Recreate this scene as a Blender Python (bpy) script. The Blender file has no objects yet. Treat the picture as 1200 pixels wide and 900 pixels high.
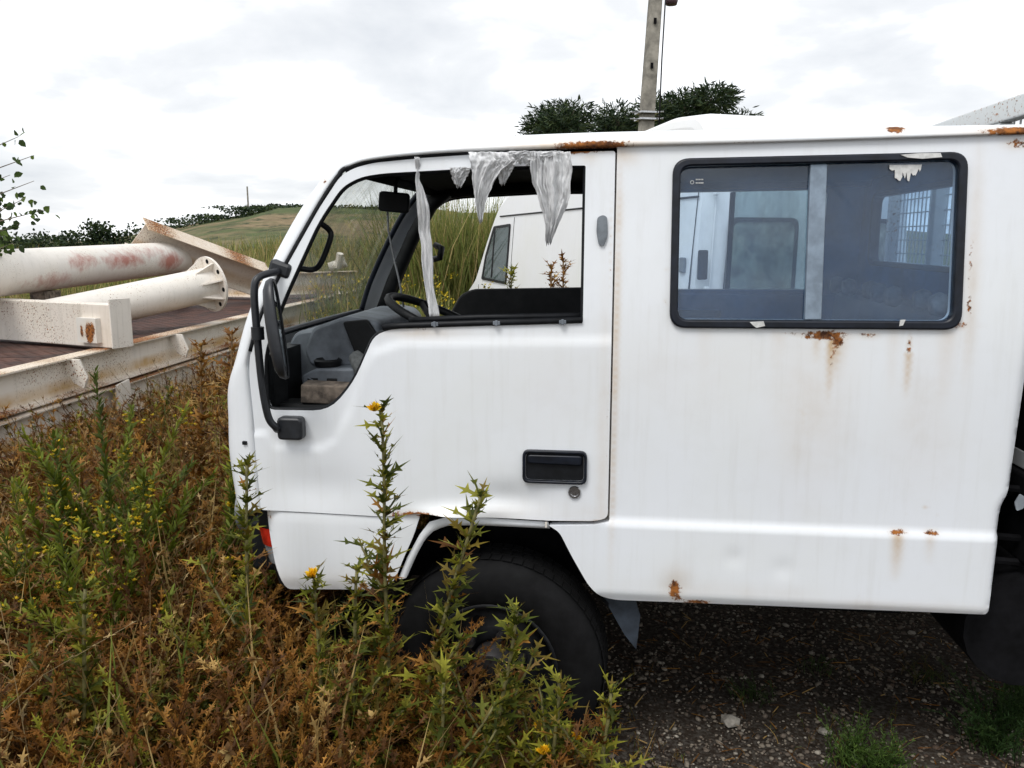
import bpy, bmesh, math, random
import numpy as np
from mathutils import Vector, Matrix, Euler, noise as mnoise
from mathutils.geometry import delaunay_2d_cdt

random.seed(7); RNG = np.random.default_rng(7)
scn = bpy.context.scene
COL = scn.collection
R = math.radians

# ------------------------------------------------------------------ camera
CAM = Vector((0.0, -2.52, 1.79))
F_PX = 960.0; YAW = R(6.5); PITCH = math.atan(170/960.0)
cam_d = bpy.data.cameras.new('camera'); cam = bpy.data.objects.new('camera', cam_d); COL.objects.link(cam)
cam.location = CAM; cam.rotation_euler = (math.pi/2 - PITCH, 0, YAW)
cam_d.sensor_width = 36; cam_d.lens = 36*F_PX/1200; cam_d.clip_start = .05; cam_d.clip_end = 2000
scn.camera = cam

# ------------------------------------------------------------------ sky
SUN_EL, SUN_AZ = R(58), R(205)          # azimuth clockwise from +Y: behind the camera, a little to its left
w = bpy.data.worlds.new('World'); scn.world = w; w.use_nodes = True
nt = w.node_tree; N = nt.nodes; L = nt.links; N.clear()
out = N.new('ShaderNodeOutputWorld'); bg = N.new('ShaderNodeBackground'); L.new(bg.outputs[0], out.inputs[0])
sky = N.new('ShaderNodeTexSky'); sky.sky_type = 'NISHITA'; sky.sun_disc = False
sky.sun_elevation = SUN_EL; sky.sun_rotation = SUN_AZ
tc = N.new('ShaderNodeTexCoord'); sep = N.new('ShaderNodeSeparateXYZ'); L.new(tc.outputs['Generated'], sep.inputs[0])
zz = N.new('ShaderNodeMath'); zz.operation = 'ABSOLUTE'; L.new(sep.outputs[2], zz.inputs[0])
za = N.new('ShaderNodeMath'); za.operation = 'ADD'; za.inputs[1].default_value = .22; L.new(zz.outputs[0], za.inputs[0])
dv = N.new('ShaderNodeVectorMath'); dv.operation = 'DIVIDE'; L.new(tc.outputs['Generated'], dv.inputs[0]); L.new(za.outputs[0], dv.inputs[1])
mp = N.new('ShaderNodeMapping'); mp.inputs['Location'].default_value = (3.1, 1.7, 0); mp.inputs['Scale'].default_value = (1, 1, .0)
L.new(dv.outputs[0], mp.inputs[0])
n1 = N.new('ShaderNodeTexNoise'); n1.inputs['Scale'].default_value = 1.7; n1.inputs['Detail'].default_value = 7; n1.inputs['Roughness'].default_value = .52; n1.inputs['Distortion'].default_value = .25
L.new(mp.outputs[0], n1.inputs['Vector'])
cr = N.new('ShaderNodeValToRGB'); L.new(n1.outputs[0], cr.inputs[0])
cr.color_ramp.elements[0].position = .30; cr.color_ramp.elements[0].color = (.58, .605, .64, 1)
cr.color_ramp.elements[1].position = .58; cr.color_ramp.elements[1].color = (1.0, 1.02, 1.05, 1)
e = cr.color_ramp.elements.new(.46); e.color = (.715, .73, .75, 1)
sk = N.new('ShaderNodeMix'); sk.data_type = 'RGBA'; sk.blend_type = 'MULTIPLY'; sk.inputs['Factor'].default_value = 1
L.new(sky.outputs[0], sk.inputs[6]); sk.inputs[7].default_value = (.10, .10, .10, 1)       # clear-sky strength 0.1
mx = N.new('ShaderNodeMix'); mx.data_type = 'RGBA'; mx.inputs['Factor'].default_value = .94   # closed cloud cover
L.new(sk.outputs[2], mx.inputs[6]); L.new(cr.outputs[0], mx.inputs[7])
L.new(mx.outputs[2], bg.inputs[0]); bg.inputs[1].default_value = 1.0

# ------------------------------------------------------------------ sun behind thin cloud, exposure
sd = bpy.data.lights.new('sun', 'SUN'); sd.energy = 1.5; sd.angle = R(24); sd.color = (1, .98, .95)
so = bpy.data.objects.new('sun', sd); COL.objects.link(so)
sv = Vector((math.sin(SUN_AZ)*math.cos(SUN_EL), math.cos(SUN_AZ)*math.cos(SUN_EL), math.sin(SUN_EL)))
so.rotation_euler = (-sv).to_track_quat('-Z', 'Y').to_euler(); so.location = (0, 0, 30)
scn.view_settings.view_transform = 'Standard'; scn.view_settings.look = 'None'
scn.view_settings.exposure = 0.45; scn.view_settings.gamma = 1; scn.view_settings.use_curve_mapping = False
scn.cycles.max_bounces = 8; scn.cycles.transparent_max_bounces = 16; scn.cycles.use_denoising = True
scn.cycles.caustics_reflective = False; scn.cycles.caustics_refractive = False

# ------------------------------------------------------------------ placing aids: a survey of the photograph
_fw = Vector((-math.sin(YAW)*math.cos(PITCH), math.cos(YAW)*math.cos(PITCH), -math.sin(PITCH)))
_rt = Vector((math.cos(YAW), math.sin(YAW), 0)); _up = _rt.cross(_fw)
def _ray(x, y): return _fw + _rt*((x-600)/F_PX) - _up*((y-450)/F_PX)
def at_y(x, y, Y): d = _ray(x, y); return CAM + d*((Y-CAM.y)/d.y)      # where a sight line meets the plane Y
def at_z(x, y, Z): d = _ray(x, y); return CAM + d*((Z-CAM.z)/d.z)      # ... the level Z
def at_d(x, y, D): return CAM + _ray(x, y)*D                            # ... the depth D

# ------------------------------------------------------------------ objects
def tag(o, label=None, cat=None, group=None, kind=None):
    if label: o['label'] = label
    if cat: o['category'] = cat
    if group: o['group'] = group
    if kind: o['kind'] = kind
    return o
def empty(name, loc=(0,0,0), rz=0, label=None, cat=None, group=None):
    o = bpy.data.objects.new(name, None); COL.objects.link(o); o.location = loc; o.rotation_euler = (0,0,rz); o.empty_display_size = .1
    return tag(o, label, cat, group)
def link(name, me, mat, parent=None, smooth=False, bevel=0, seg=2, ang=40, autosmooth=None):
    o = bpy.data.objects.new(name, me); COL.objects.link(o)
    for m in (mat if isinstance(mat, (list, tuple)) else [mat]): me.materials.append(m)
    if smooth: me.shade_smooth()
    if autosmooth is not None:
        me.shade_smooth(); me.set_sharp_from_angle(angle=R(autosmooth))
    if bevel:
        b = o.modifiers.new('bevel', 'BEVEL'); b.width = bevel; b.segments = seg; b.limit_method = 'ANGLE'; b.angle_limit = R(ang); b.harden_normals = False
    if parent: o.parent = parent
    return o
def copy_tree(o, parent=None):
    c = o.copy(); COL.objects.link(c); c.parent = parent
    for ch in list(o.children): copy_tree(ch, c)
    return c

class MB:
    def __init__(s): s.v = []; s.f = []; s.m = []
    def add(s, vs, fs, mi=0):
        n = len(s.v); s.v += [tuple(v) for v in vs]; s.f += [tuple(i+n for i in f) for f in fs]; s.m += [mi]*len(fs); return s
    def box(s, c, d, rot=None, mi=0, taper=1.0):
        hx, hy, hz = d[0]/2, d[1]/2, d[2]/2; M = (rot if isinstance(rot, Matrix) else Euler(rot).to_matrix()) if rot else Matrix.Identity(3)
        vs = []
        for sz in (-1, 1):
            t = taper if sz > 0 else 1
            for sx, sy in ((-1,-1),(1,-1),(1,1),(-1,1)): vs.append(Vector(c) + M @ Vector((sx*hx*t, sy*hy*t, sz*hz)))
        return s.add(vs, [(3,2,1,0),(4,5,6,7),(0,1,5,4),(1,2,6,5),(2,3,7,6),(3,0,4,7)], mi)
    def tube(s, pts, r, n=10, cap=True, mi=0, flat=1.0):
        pts = [Vector(p) for p in pts]; rs = r if isinstance(r, (list, tuple)) else [r]*len(pts)
        rings = []; ref = None
        for i, p in enumerate(pts):
            a = pts[max(0, i-1)]; b = pts[min(len(pts)-1, i+1)]; t = (b-a).normalized()
            if ref is None: ref = t.orthogonal().normalized()
            ref = (ref - t*ref.dot(t)); ref = ref.normalized() if ref.length > 1e-6 else t.orthogonal().normalized()
            bi = t.cross(ref)
            rings.append([p + (ref*math.cos(2*math.pi*k/n) + bi*math.sin(2*math.pi*k/n)*flat)*rs[i] for k in range(n)])
        vs = [v for ring in rings for v in ring]; fs = []
        for i in range(len(pts)-1):
            for k in range(n): fs.append((i*n+k, i*n+(k+1)%n, (i+1)*n+(k+1)%n, (i+1)*n+k))
        if cap: fs.append(tuple(range(n-1, -1, -1))); fs.append(tuple((len(pts)-1)*n+k for k in range(n)))
        return s.add(vs, fs, mi)
    def lathe(s, prof, c, axis, n=48, mi=0):
        A = Vector(axis).normalized(); U = A.orthogonal().normalized(); W_ = A.cross(U); c = Vector(c); vs = []
        for (h, r) in prof:
            for k in range(n): a = 2*math.pi*k/n; vs.append(c + A*h + (U*math.cos(a) + W_*math.sin(a))*r)
        fs = []
        for i in range(len(prof)-1):
            for k in range(n): fs.append((i*n+k, i*n+(k+1)%n, (i+1)*n+(k+1)%n, (i+1)*n+k))
        return s.add(vs, fs, mi)
    def prism(s, poly, fn, a, b, mi=0):      # closed outline poly (2D) between depths a and b; fn(u, v, depth) -> point
        n = len(poly); vs = [fn(u, v, a) for u, v in poly] + [fn(u, v, b) for u, v in poly]
        fs = [tuple(range(n-1, -1, -1)), tuple(range(n, 2*n))] + [(i, (i+1) % n, n+(i+1) % n, n+i) for i in range(n)]
        return s.add(vs, fs, mi)
    def grid(s, rows, mi=0, closed=False):
        n = len(rows[0]); vs = [p for r in rows for p in r]; fs = []
        for i in range(len(rows)-1):
            for k in range(n-1): fs.append((i*n+k, i*n+k+1, (i+1)*n+k+1, (i+1)*n+k))
        return s.add(vs, fs, mi)
    def mesh(s, name):
        me = bpy.data.meshes.new(name); me.from_pydata(s.v, [], s.f)
        if any(s.m): me.polygons.foreach_set('material_index', s.m)
        bm = bmesh.new(); bm.from_mesh(me); bmesh.ops.recalc_face_normals(bm, faces=bm.faces); bm.to_mesh(me); bm.free()
        me.update(); return me
    def build(s, name, mat, parent=None, **k): return link(name, s.mesh(name), mat, parent, **k)

# ------------------------------------------------------------------ 2D outlines and pressed panels
def fillet(poly, r, n=6):
    o = []; m = len(poly)
    for i, p in enumerate(poly):
        rr = r[i] if isinstance(r, (list, tuple)) else r
        a = Vector(poly[i-1]); b = Vector(p); c = Vector(poly[(i+1) % m])
        if rr <= 0: o.append(tuple(b)); continue
        u = (a-b); v = (c-b); k = min(rr, u.length*.45, v.length*.45); p0 = b+u.normalized()*k; p1 = b+v.normalized()*k
        for j in range(n+1): t = j/n; q = p0*(1-t)**2 + b*2*t*(1-t) + p1*t*t; o.append(tuple(q))
    return o
def resample(poly, step, closed=True):
    o = []; m = len(poly)
    for i in range(m if closed else m-1):
        a = np.array(poly[i]); b = np.array(poly[(i+1) % m]); k = max(1, int(np.linalg.norm(b-a)/step+.5))
        for j in range(k): o.append(tuple(a+(b-a)*j/k))
    if not closed: o.append(tuple(poly[-1]))
    return o
def inside(P, poly):
    x, y = P[:,0], P[:,1]; r = np.zeros(len(P), bool); q = np.array(poly); n = len(q); j = n-1
    for i in range(n):
        c = ((q[i,1] > y) != (q[j,1] > y)); 
        if q[i,1] != q[j,1]:
            xi = (q[j,0]-q[i,0])*(y-q[i,1])/(q[j,1]-q[i,1])+q[i,0]; r ^= c & (x < xi)
        j = i
    return r
def seg_dist(P, poly, closed=True):
    q = np.array(poly); d = np.full(len(P), 1e9); m = len(q)
    for i in range(m if closed else m-1):
        a = q[i]; b = q[(i+1) % m]; ab = b-a; t = np.clip(((P-a)@ab)/max(ab@ab, 1e-12), 0, 1)
        d = np.minimum(d, np.linalg.norm(P-(a+t[:,None]*ab), axis=1))
    return d
def tri2d(outline, holes, step):
    loops = [resample(outline, step)] + [resample(h, step) for h in holes]
    pts = []; edges = []
    for lp in loops:
        n0 = len(pts); pts += lp; edges += [(n0+i, n0+(i+1) % len(lp)) for i in range(len(lp))]
    A = np.array(loops[0]); lo = A.min(0); hi = A.max(0)
    gx, gz = np.meshgrid(np.arange(lo[0], hi[0], step), np.arange(lo[1], hi[1], step*.9))
    gx[1::2] += step*.5; G = np.stack([gx.ravel(), gz.ravel()], 1)
    k = inside(G, loops[0])
    for h in loops[1:]: k &= ~inside(G, h)
    G = G[k]
    for lp in loops: G = G[seg_dist(G, lp) > step*.45]
    pts += [tuple(p) for p in G]
    V, E, Fc, *_ = delaunay_2d_cdt([Vector(p) for p in pts], edges, [], 0, 1e-6)
    V = np.array([(v.x, v.y) for v in V]); Fc = np.array([f for f in Fc if len(f) == 3])
    c = V[Fc].mean(1); k = inside(c, loops[0])
    for h in loops[1:]: k &= ~inside(c, h)
    return V, Fc[k]
def panel(name, outline, holes, ymap, mats, parent, step=.02, thick=.03, far=False, bevel=.003, marks=None, place=None):
    """sheet in the XZ plane with openings, pressed by ymap(x, z), with an inner face thick behind it"""
    V, T = tri2d(outline, holes, step); n = len(V)
    y = ymap(V[:,0], V[:,1]); O = np.stack([V[:,0], y, V[:,1]], 1); I = np.stack([V[:,0], y+thick, V[:,1]], 1)
    v0, v1, v2 = V[T[:,0]], V[T[:,1]], V[T[:,2]]
    cr_ = (v1[:,0]-v0[:,0])*(v2[:,1]-v0[:,1]) - (v1[:,1]-v0[:,1])*(v2[:,0]-v0[:,0])
    T[cr_ < 0] = T[cr_ < 0][:, ::-1]
    cnt = {}
    for t in T:
        for a, b in ((t[0],t[1]),(t[1],t[2]),(t[2],t[0])): cnt[(a,b)] = 1
    walls = [(b, a, a+n, b+n) for (a, b) in cnt if (b, a) not in cnt]
    faces = [tuple(t) for t in T] + [(t[2]+n, t[1]+n, t[0]+n) for t in T] + walls
    VV = np.concatenate([O, I])
    if far: VV[:,1] = WID - VV[:,1]; faces = [f[::-1] for f in faces]
    if place is not None: VV = np.array([place(Vector(p)) for p in VV])
    me = bpy.data.meshes.new(name); me.from_pydata(VV.tolist(), [], faces)
    mi = [0]*len(T) + [1]*len(T) + [0]*len(walls); me.polygons.foreach_set('material_index', mi)
    a = me.attributes.new('rust', 'FLOAT', 'POINT'); b = me.attributes.new('stain', 'FLOAT', 'POINT')
    ra = np.zeros(2*n); sa = np.zeros(2*n)
    if marks:
        for (kind, x, z, rx, rz, s) in marks:
            g = s*np.exp(-((VV[:,0]-x)/rx)**2 - ((VV[:,2]-z)/rz)**2)
            if kind == 'r': ra = np.maximum(ra, g)
            elif kind == 's': sa = np.maximum(sa, g)
            elif kind == 'd':                                   # a run of stain below (x, z)
                dz = z-VV[:,2]; g = s*np.exp(-((VV[:,0]-x)/rx)**2)*np.clip(1-dz/rz, 0, 1)*(dz > 0); sa = np.maximum(sa, g)
    a.data.foreach_set('value', ra); b.data.foreach_set('value', sa); me.update()
    return link(name, me, mats, parent, smooth=False, autosmooth=50, bevel=bevel, ang=60)

# ------------------------------------------------------------------ materials
MATS = {}
def nodes(name):
    m = bpy.data.materials.new(name); m.use_nodes = True; t = m.node_tree; b = t.nodes['Principled BSDF']; MATS[name] = m
    return m, t.nodes, t.links, b
def tex(Nn, Ll, scale, detail=6, rough=.6, coord='Object', sc=(1,1,1), kind='noise'):
    c = Nn.new('ShaderNodeTexCoord'); mp_ = Nn.new('ShaderNodeMapping'); mp_.inputs['Scale'].default_value = sc; Ll.new(c.outputs[coord], mp_.inputs[0])
    if kind == 'noise':
        t = Nn.new('ShaderNodeTexNoise'); t.inputs['Scale'].default_value = scale; t.inputs['Detail'].default_value = detail; t.inputs['Roughness'].default_value = rough
    else:
        t = Nn.new('ShaderNodeTexVoronoi'); t.inputs['Scale'].default_value = scale
    Ll.new(mp_.outputs[0], t.inputs['Vector']); return t
def ramp(Nn, Ll, src, p0, p1, c0=(0,0,0,1), c1=(1,1,1,1)):
    r = Nn.new('ShaderNodeValToRGB'); e = r.color_ramp.elements; e[0].position = p0; e[1].position = p1
    e[0].color = (*c0[:3], 1); e[1].color = (*c1[:3], 1); Ll.new(src, r.inputs[0]); return r
def mix(Nn, Ll, fac, a, b, mode='MIX'):
    m = Nn.new('ShaderNodeMix'); m.data_type = 'RGBA'; m.blend_type = mode
    for sock, v in ((m.inputs['Factor'], fac), (m.inputs[6], a), (m.inputs[7], b)):
        if isinstance(v, (int, float)): sock.default_value = v
        elif isinstance(v, tuple): sock.default_value = (*v[:3], 1)
        else: Ll.new(v, sock)
    return m.outputs[2]
def math_(Nn, Ll, op, a, b=None, clamp=False):
    m = Nn.new('ShaderNodeMath'); m.operation = op; m.use_clamp = clamp
    for i, v in enumerate((a, b)):
        if v is None: continue
        if isinstance(v, (int, float)): m.inputs[i].default_value = v
        else: Ll.new(v, m.inputs[i])
    return m.outputs[0]
def bump(Nn, Ll, b, src, s, d=.01):
    k = Nn.new('ShaderNodeBump'); k.inputs['Strength'].default_value = s; k.inputs['Distance'].default_value = d; Ll.new(src, k.inputs['Height']); Ll.new(k.outputs[0], b.inputs['Normal'])
def plain(name, col, rough=.6, var=.25, scale=12, metallic=0, bmp=.15, spec=.5, col2=None):
    m, n, l, b = nodes(name); t = tex(n, l, scale)
    c2 = col2 or tuple(max(0, c*(1-var*1.4)) for c in col); c1 = tuple(min(1, c*(1+var*.6)) for c in col)
    r = ramp(n, l, t.outputs[0], .35, .65, c2, c1); l.new(r.outputs[0], b.inputs['Base Color'])
    b.inputs['Roughness'].default_value = rough; b.inputs['Metallic'].default_value = metallic; b.inputs['Specular IOR Level'].default_value = spec
    if bmp: bump(n, l, b, t.outputs[0], bmp, .004)
    return m
def painted(name, base, rough=.38, specks=.0, grime=.5):
    """old coach paint: chalky, grimy, rust where the attribute 'rust' says, brown runs where 'stain' says"""
    m, n, l, b = nodes(name)
    big = tex(n, l, 1.6, 4); fine = tex(n, l, 75, 9, .72); rstn = tex(n, l, 48, 6, .7); mid = tex(n, l, 9, 6, .6); strk = tex(n, l, 5, 5, .6, sc=(7, 7, .45))
    c = mix(n, l, ramp(n, l, big.outputs[0], .35, .68).outputs[0], base, tuple(x*y for x, y in zip(base, (.97, .965, .93))))
    g = math_(n, l, 'MULTIPLY', ramp(n, l, strk.outputs[0], .52, .78).outputs[0], .22*grime)
    c = mix(n, l, g, c, (.42, .39, .32))
    g2 = math_(n, l, 'MULTIPLY', ramp(n, l, mid.outputs[0], .50, .8).outputs[0], .16*grime)
    c = mix(n, l, g2, c, (.50, .49, .46))
    at = n.new('ShaderNodeAttribute'); at.attribute_name = 'rust'; st = n.new('ShaderNodeAttribute'); st.attribute_name = 'stain'
    sm = math_(n, l, 'MULTIPLY', st.outputs['Fac'], ramp(n, l, mid.outputs[0], .25, .7, (.35,)*3, (1,)*3).outputs[0], True)
    sm = math_(n, l, 'MAXIMUM', sm, math_(n, l, 'MULTIPLY', math_(n, l, 'POWER', at.outputs['Fac'], 1.5), math_(n, l, 'MULTIPLY', mid.outputs[0], .95)), True)
    c = mix(n, l, sm, c, (.50, .31, .11))
    r0 = math_(n, l, 'SUBTRACT', math_(n, l, 'ADD', at.outputs['Fac'], math_(n, l, 'MULTIPLY', fine.outputs[0], 1.9)), 1.55)
    rm = math_(n, l, 'MULTIPLY', r0, 5.0, True)
    if specks:
        sp = tex(n, l, 90, 2, .5); s0 = math_(n, l, 'SUBTRACT', sp.outputs[0], .74-specks*.1)
        s1 = math_(n, l, 'MULTIPLY', s0, 30, True); s1 = math_(n, l, 'MULTIPLY', s1, ramp(n, l, big.outputs[0], .45, .6).outputs[0]); rm = math_(n, l, 'MAXIMUM', rm, s1)
    rc = ramp(n, l, rstn.outputs[0], .38, .62, (.055, .018, .007), (.36, .125, .022)).outputs[0]
    c = mix(n, l, rm, c, rc); l.new(c, b.inputs['Base Color'])
    rr = n.new('ShaderNodeMapRange'); l.new(rm, rr.inputs[0]); rr.inputs[3].default_value = rough; rr.inputs[4].default_value = .9
    ro = math_(n, l, 'ADD', rr.outputs[0], math_(n, l, 'MULTIPLY', mid.outputs[0], .12)); l.new(ro, b.inputs['Roughness'])
    h = math_(n, l, 'ADD', math_(n, l, 'MULTIPLY', rm, fine.outputs[0]), math_(n, l, 'MULTIPLY', big.outputs[0], .6))
    bump(n, l, b, h, .25, .006)
    return m
def glassy(name, tint, rough=.02, dust=.1, refl=1.0, dustcol=(.5,.5,.48), streak=(1,1,1)):
    m, n, l, b = nodes(name); n.remove(b); o = [x for x in n if x.type == 'OUTPUT_MATERIAL'][0]
    tr = n.new('ShaderNodeBsdfTransparent'); tr.inputs[0].default_value = (*tint, 1)
    gl = n.new('ShaderNodeBsdfGlossy'); gl.inputs['Roughness'].default_value = rough; gl.inputs[0].default_value = (refl,)*3+(1,)
    ge = n.new('ShaderNodeNewGeometry'); dt = n.new('ShaderNodeVectorMath'); dt.operation = 'DOT_PRODUCT'; l.new(ge.outputs['Normal'], dt.inputs[0]); l.new(ge.outputs['Incoming'], dt.inputs[1])
    ic = math_(n, l, 'SUBTRACT', 1.0, math_(n, l, 'ABSOLUTE', dt.outputs['Value']), True)
    fr = math_(n, l, 'ADD', math_(n, l, 'MULTIPLY', math_(n, l, 'POWER', ic, 5.0), .62), .04)      # a thin sheet reflects alike from both sides
    s = n.new('ShaderNodeMixShader'); l.new(fr, s.inputs[0]); l.new(tr.outputs[0], s.inputs[1]); l.new(gl.outputs[0], s.inputs[2])
    df = n.new('ShaderNodeBsdfDiffuse'); df.inputs[0].default_value = (*dustcol, 1)
    t1 = tex(n, l, 3.2, 7, .65, sc=streak); t2 = tex(n, l, 40, 5, .6)
    d = math_(n, l, 'MULTIPLY', ramp(n, l, t1.outputs[0], .3, .75).outputs[0], dust*1.6)
    d = math_(n, l, 'MULTIPLY', d, ramp(n, l, t2.outputs[0], .2, .7, (.55,)*3, (1,)*3).outputs[0]); d = math_(n, l, 'ADD', d, dust*.2)
    s2 = n.new('ShaderNodeMixShader'); l.new(d, s2.inputs[0]); l.new(s.outputs[0], s2.inputs[1]); l.new(df.outputs[0], s2.inputs[2])
    l.new(s2.outputs[0], o.inputs[0]); return m
def foliage(name, rough=.6, trans=.35):
    """colour per leaf from the mesh attribute 'Col'"""
    m, n, l, b = nodes(name); a = n.new('ShaderNodeAttribute'); a.attribute_name = 'Col'
    t = tex(n, l, 60, 3); c = mix(n, l, .35, a.outputs['Color'], ramp(n, l, t.outputs[0], .3, .7, (.55,)*3, (1.3,)*3).outputs[0], 'MULTIPLY')
    l.new(c, b.inputs['Base Color']); b.inputs['Roughness'].default_value = rough; b.inputs['Specular IOR Level'].default_value = .25
    o = [x for x in n if x.type == 'OUTPUT_MATERIAL'][0]; tl = n.new('ShaderNodeBsdfTranslucent'); l.new(c, tl.inputs[0])
    s = n.new('ShaderNodeMixShader'); s.inputs[0].default_value = trans; l.new(b.outputs[0], s.inputs[1]); l.new(tl.outputs[0], s.inputs[2]); l.new(s.outputs[0], o.inputs[0])
    return m

M_WHITE = painted('truck_white_paint', (.80, .825, .86), .27, grime=.55)
M_VAN = painted('van_white_paint', (.78, .79, .80), .33, grime=.3)
M_STEEL = painted('white_steel_paint', (.77, .715, .65), .5, specks=1.4, grime=2.0)
M_RACK = painted('rack_grey_paint', (.55, .57, .58), .5, specks=1.2, grime=1.5)
M_INNER = plain('inner_sheet_paint', (.040, .095, .23), .55, .3, 6)
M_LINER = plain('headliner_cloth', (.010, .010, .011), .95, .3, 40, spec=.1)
M_BLACK = plain('black_rubber', (.008, .009, .011), .5, .35, 30, spec=.25)
M_SEAL = plain('window_seal_rubber', (.007, .010, .018), .4, .4, 25, spec=.35)
M_TYRE = plain('tyre_rubber', (.006, .006, .0065), .8, .4, 18, spec=.2)
M_RIM = plain('rim_dusty_steel', (.010, .011, .013), .5, .5, 20, spec=.3)
M_HUB = plain('hub_steel', (.035, .032, .032), .6, .4, 20, metallic=.3)
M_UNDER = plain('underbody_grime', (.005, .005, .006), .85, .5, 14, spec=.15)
M_DASH = plain('dash_grey_plastic', (.155, .175, .20), .6, .3, 10)
M_DASHD = plain('dash_dark_plastic', (.009, .010, .011), .55, .4, 18, spec=.3)
M_TRIM = plain('door_trim_vinyl', (.018, .018, .019), .5, .35, 9, spec=.3)
M_CHROME = plain('worn_chrome', (.55, .55, .56), .25, .2, 40, metallic=1)
M_LAMP = plain('red_lamp_lens', (.42, .022, .010), .22, .3, 30, bmp=.05)
M_LAMPG = plain('clear_lamp_lens', (.22, .23, .24), .2, .3, 30, bmp=.05)
M_PRIMER = plain('grey_primer', (.16, .18, .20), .7, .25, 30)
M_PLASTIC = None
M_WIND = glassy('windscreen_glass', (.93, .96, .94), .02, .34, .9, (.64, .66, .62), (1.2, 3.4, .7))
M_SIDE = glassy('tinted_side_glass', (.82, .91, .99), .03, .11, 1.0, (.08, .17, .34), (1.6, 1.6, .5))
M_FARG = glassy('dusty_far_glass', (.88, .93, .93), .04, .15, 1.0, (.50, .52, .48), (2.5, 2.5, .5))
M_VGLASS = glassy('van_glass', (.42, .50, .50), .03, .22, 1.0, (.25, .30, .30))
M_MIRROR = plain('mirror_glass', (.70, .74, .74), .06, .05, 5, metallic=1, bmp=0)
M_WOOD = plain('weathered_wood', (.20, .16, .125), .85, .5, 26)
M_LEAF = foliage('plant_leaf')
M_NEEDLE = foliage('tree_leaf', .65, .2)
M_PETAL = plain('yellow_petal', (.80, .48, .015), .6, .2, 60, bmp=0)

def smooth3(P, n):
    o = []
    for i in range(len(P)-1):
        p0 = P[max(0, i-1)]; p1 = P[i]; p2 = P[i+1]; p3 = P[min(len(P)-1, i+2)]
        for k in range(n):
            t = k/n; o.append(.5*((2*p1) + (p2-p0)*t + (2*p0-5*p1+4*p2-p3)*t*t + (3*p1-p0-3*p2+p3)*t**3))
    o.append(P[-1]); return o

# ================================================================== THE GROUND
def sstep(a, b, x): t = np.clip((np.asarray(x)-a)/(b-a), 0, 1); return t*t*(3-2*t)
def vnoise(x, y, s, seed=0): return mnoise.fractal(Vector((x*s+seed, y*s-seed, seed*.37)), 1.0, 2.0, 4)
def ground_z(x, y):
    z = 0.0
    d = math.hypot(x, y+2.5)
    if d > 9:
        k = min(1, (d-9)/20); z += k*vnoise(x, y, .06, 3)*.35 + min(1, max(0, (d-30)/30))*vnoise(x, y, .13, 5)*.5
    # the hill behind the trailer: a ridge some 90 m off, rising towards the north
    th = 600 + 960*math.tan(max(-1.3, min(1.3, math.atan2(x, max(.5, y+2.52)) + YAW)))
    e = float(np.interp(th, [-900, 60, 150, 240, 340, 420, 600, 900, 1400], [-16, -8, 2, 17, 33, 31, 28, 18, -10]))
    if y > 0: z += max(-1.5, 1.79 + e*92/960)*float(sstep(18, 92, d))*math.exp(-max(0, (d-92)/60)**2)
    z += .010*vnoise(x, y, 1.4, 9)
    return z
rows = []
rad = [0, .4, .8, 1.2, 1.7, 2.2, 2.8, 3.4, 4.2, 5, 6, 7.2, 8.6, 10, 12, 14.5, 17.5, 21, 25, 30, 36, 43, 52, 62, 74, 88, 104, 124, 150, 190, 250, 340, 480, 800, 1400]
NA = 144
for r in rad:
    rows.append([(r*math.sin(2*math.pi*k/NA), -1.0+r*math.cos(2*math.pi*k/NA), ground_z(r*math.sin(2*math.pi*k/NA), -1.0+r*math.cos(2*math.pi*k/NA)) if r < 300 else 0) for k in range(NA+1)])
m, n, l, b = nodes('ground_soil')
big = tex(n, l, .09, 6); mid = tex(n, l, 1.4, 7, .65); fine = tex(n, l, 55, 4, .6); geo = n.new('ShaderNodeTexCoord')
sx = n.new('ShaderNodeSeparateXYZ'); l.new(geo.outputs['Object'], sx.inputs[0])
soil = ramp(n, l, mid.outputs[0], .3, .7, (.015, .010, .007), (.040, .029, .020)).outputs[0]
soil = mix(n, l, ramp(n, l, fine.outputs[0], .45, .62).outputs[0], soil, (.065, .057, .048))
dry = ramp(n, l, mid.outputs[0], .30, .72, (.12, .092, .048), (.27, .20, .115)).outputs[0]
grn = ramp(n, l, mid.outputs[0], .3, .7, (.045, .062, .020), (.10, .12, .045)).outputs[0]
fld = mix(n, l, ramp(n, l, big.outputs[0], .44, .56).outputs[0], dry, grn)
dot = tex(n, l, .55, 6, .7); fld = mix(n, l, ramp(n, l, dot.outputs[0], .53, .62).outputs[0], fld, (.035, .045, .018))
far_ = n.new('ShaderNodeMapRange'); l.new(sx.outputs[1], far_.inputs[0]); far_.inputs[1].default_value = 4; far_.inputs[2].default_value = 9
l.new(mix(n, l, far_.outputs[0], soil, fld), b.inputs['Base Color']); b.inputs['Roughness'].default_value = .95; b.inputs['Specular IOR Level'].default_value = .2
bump(n, l, b, fine.outputs[0], .6, .02)
g = MB(); g.grid(rows); ground = g.build('ground', MATS['ground_soil'], smooth=True); tag(ground, kind='structure')

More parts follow.
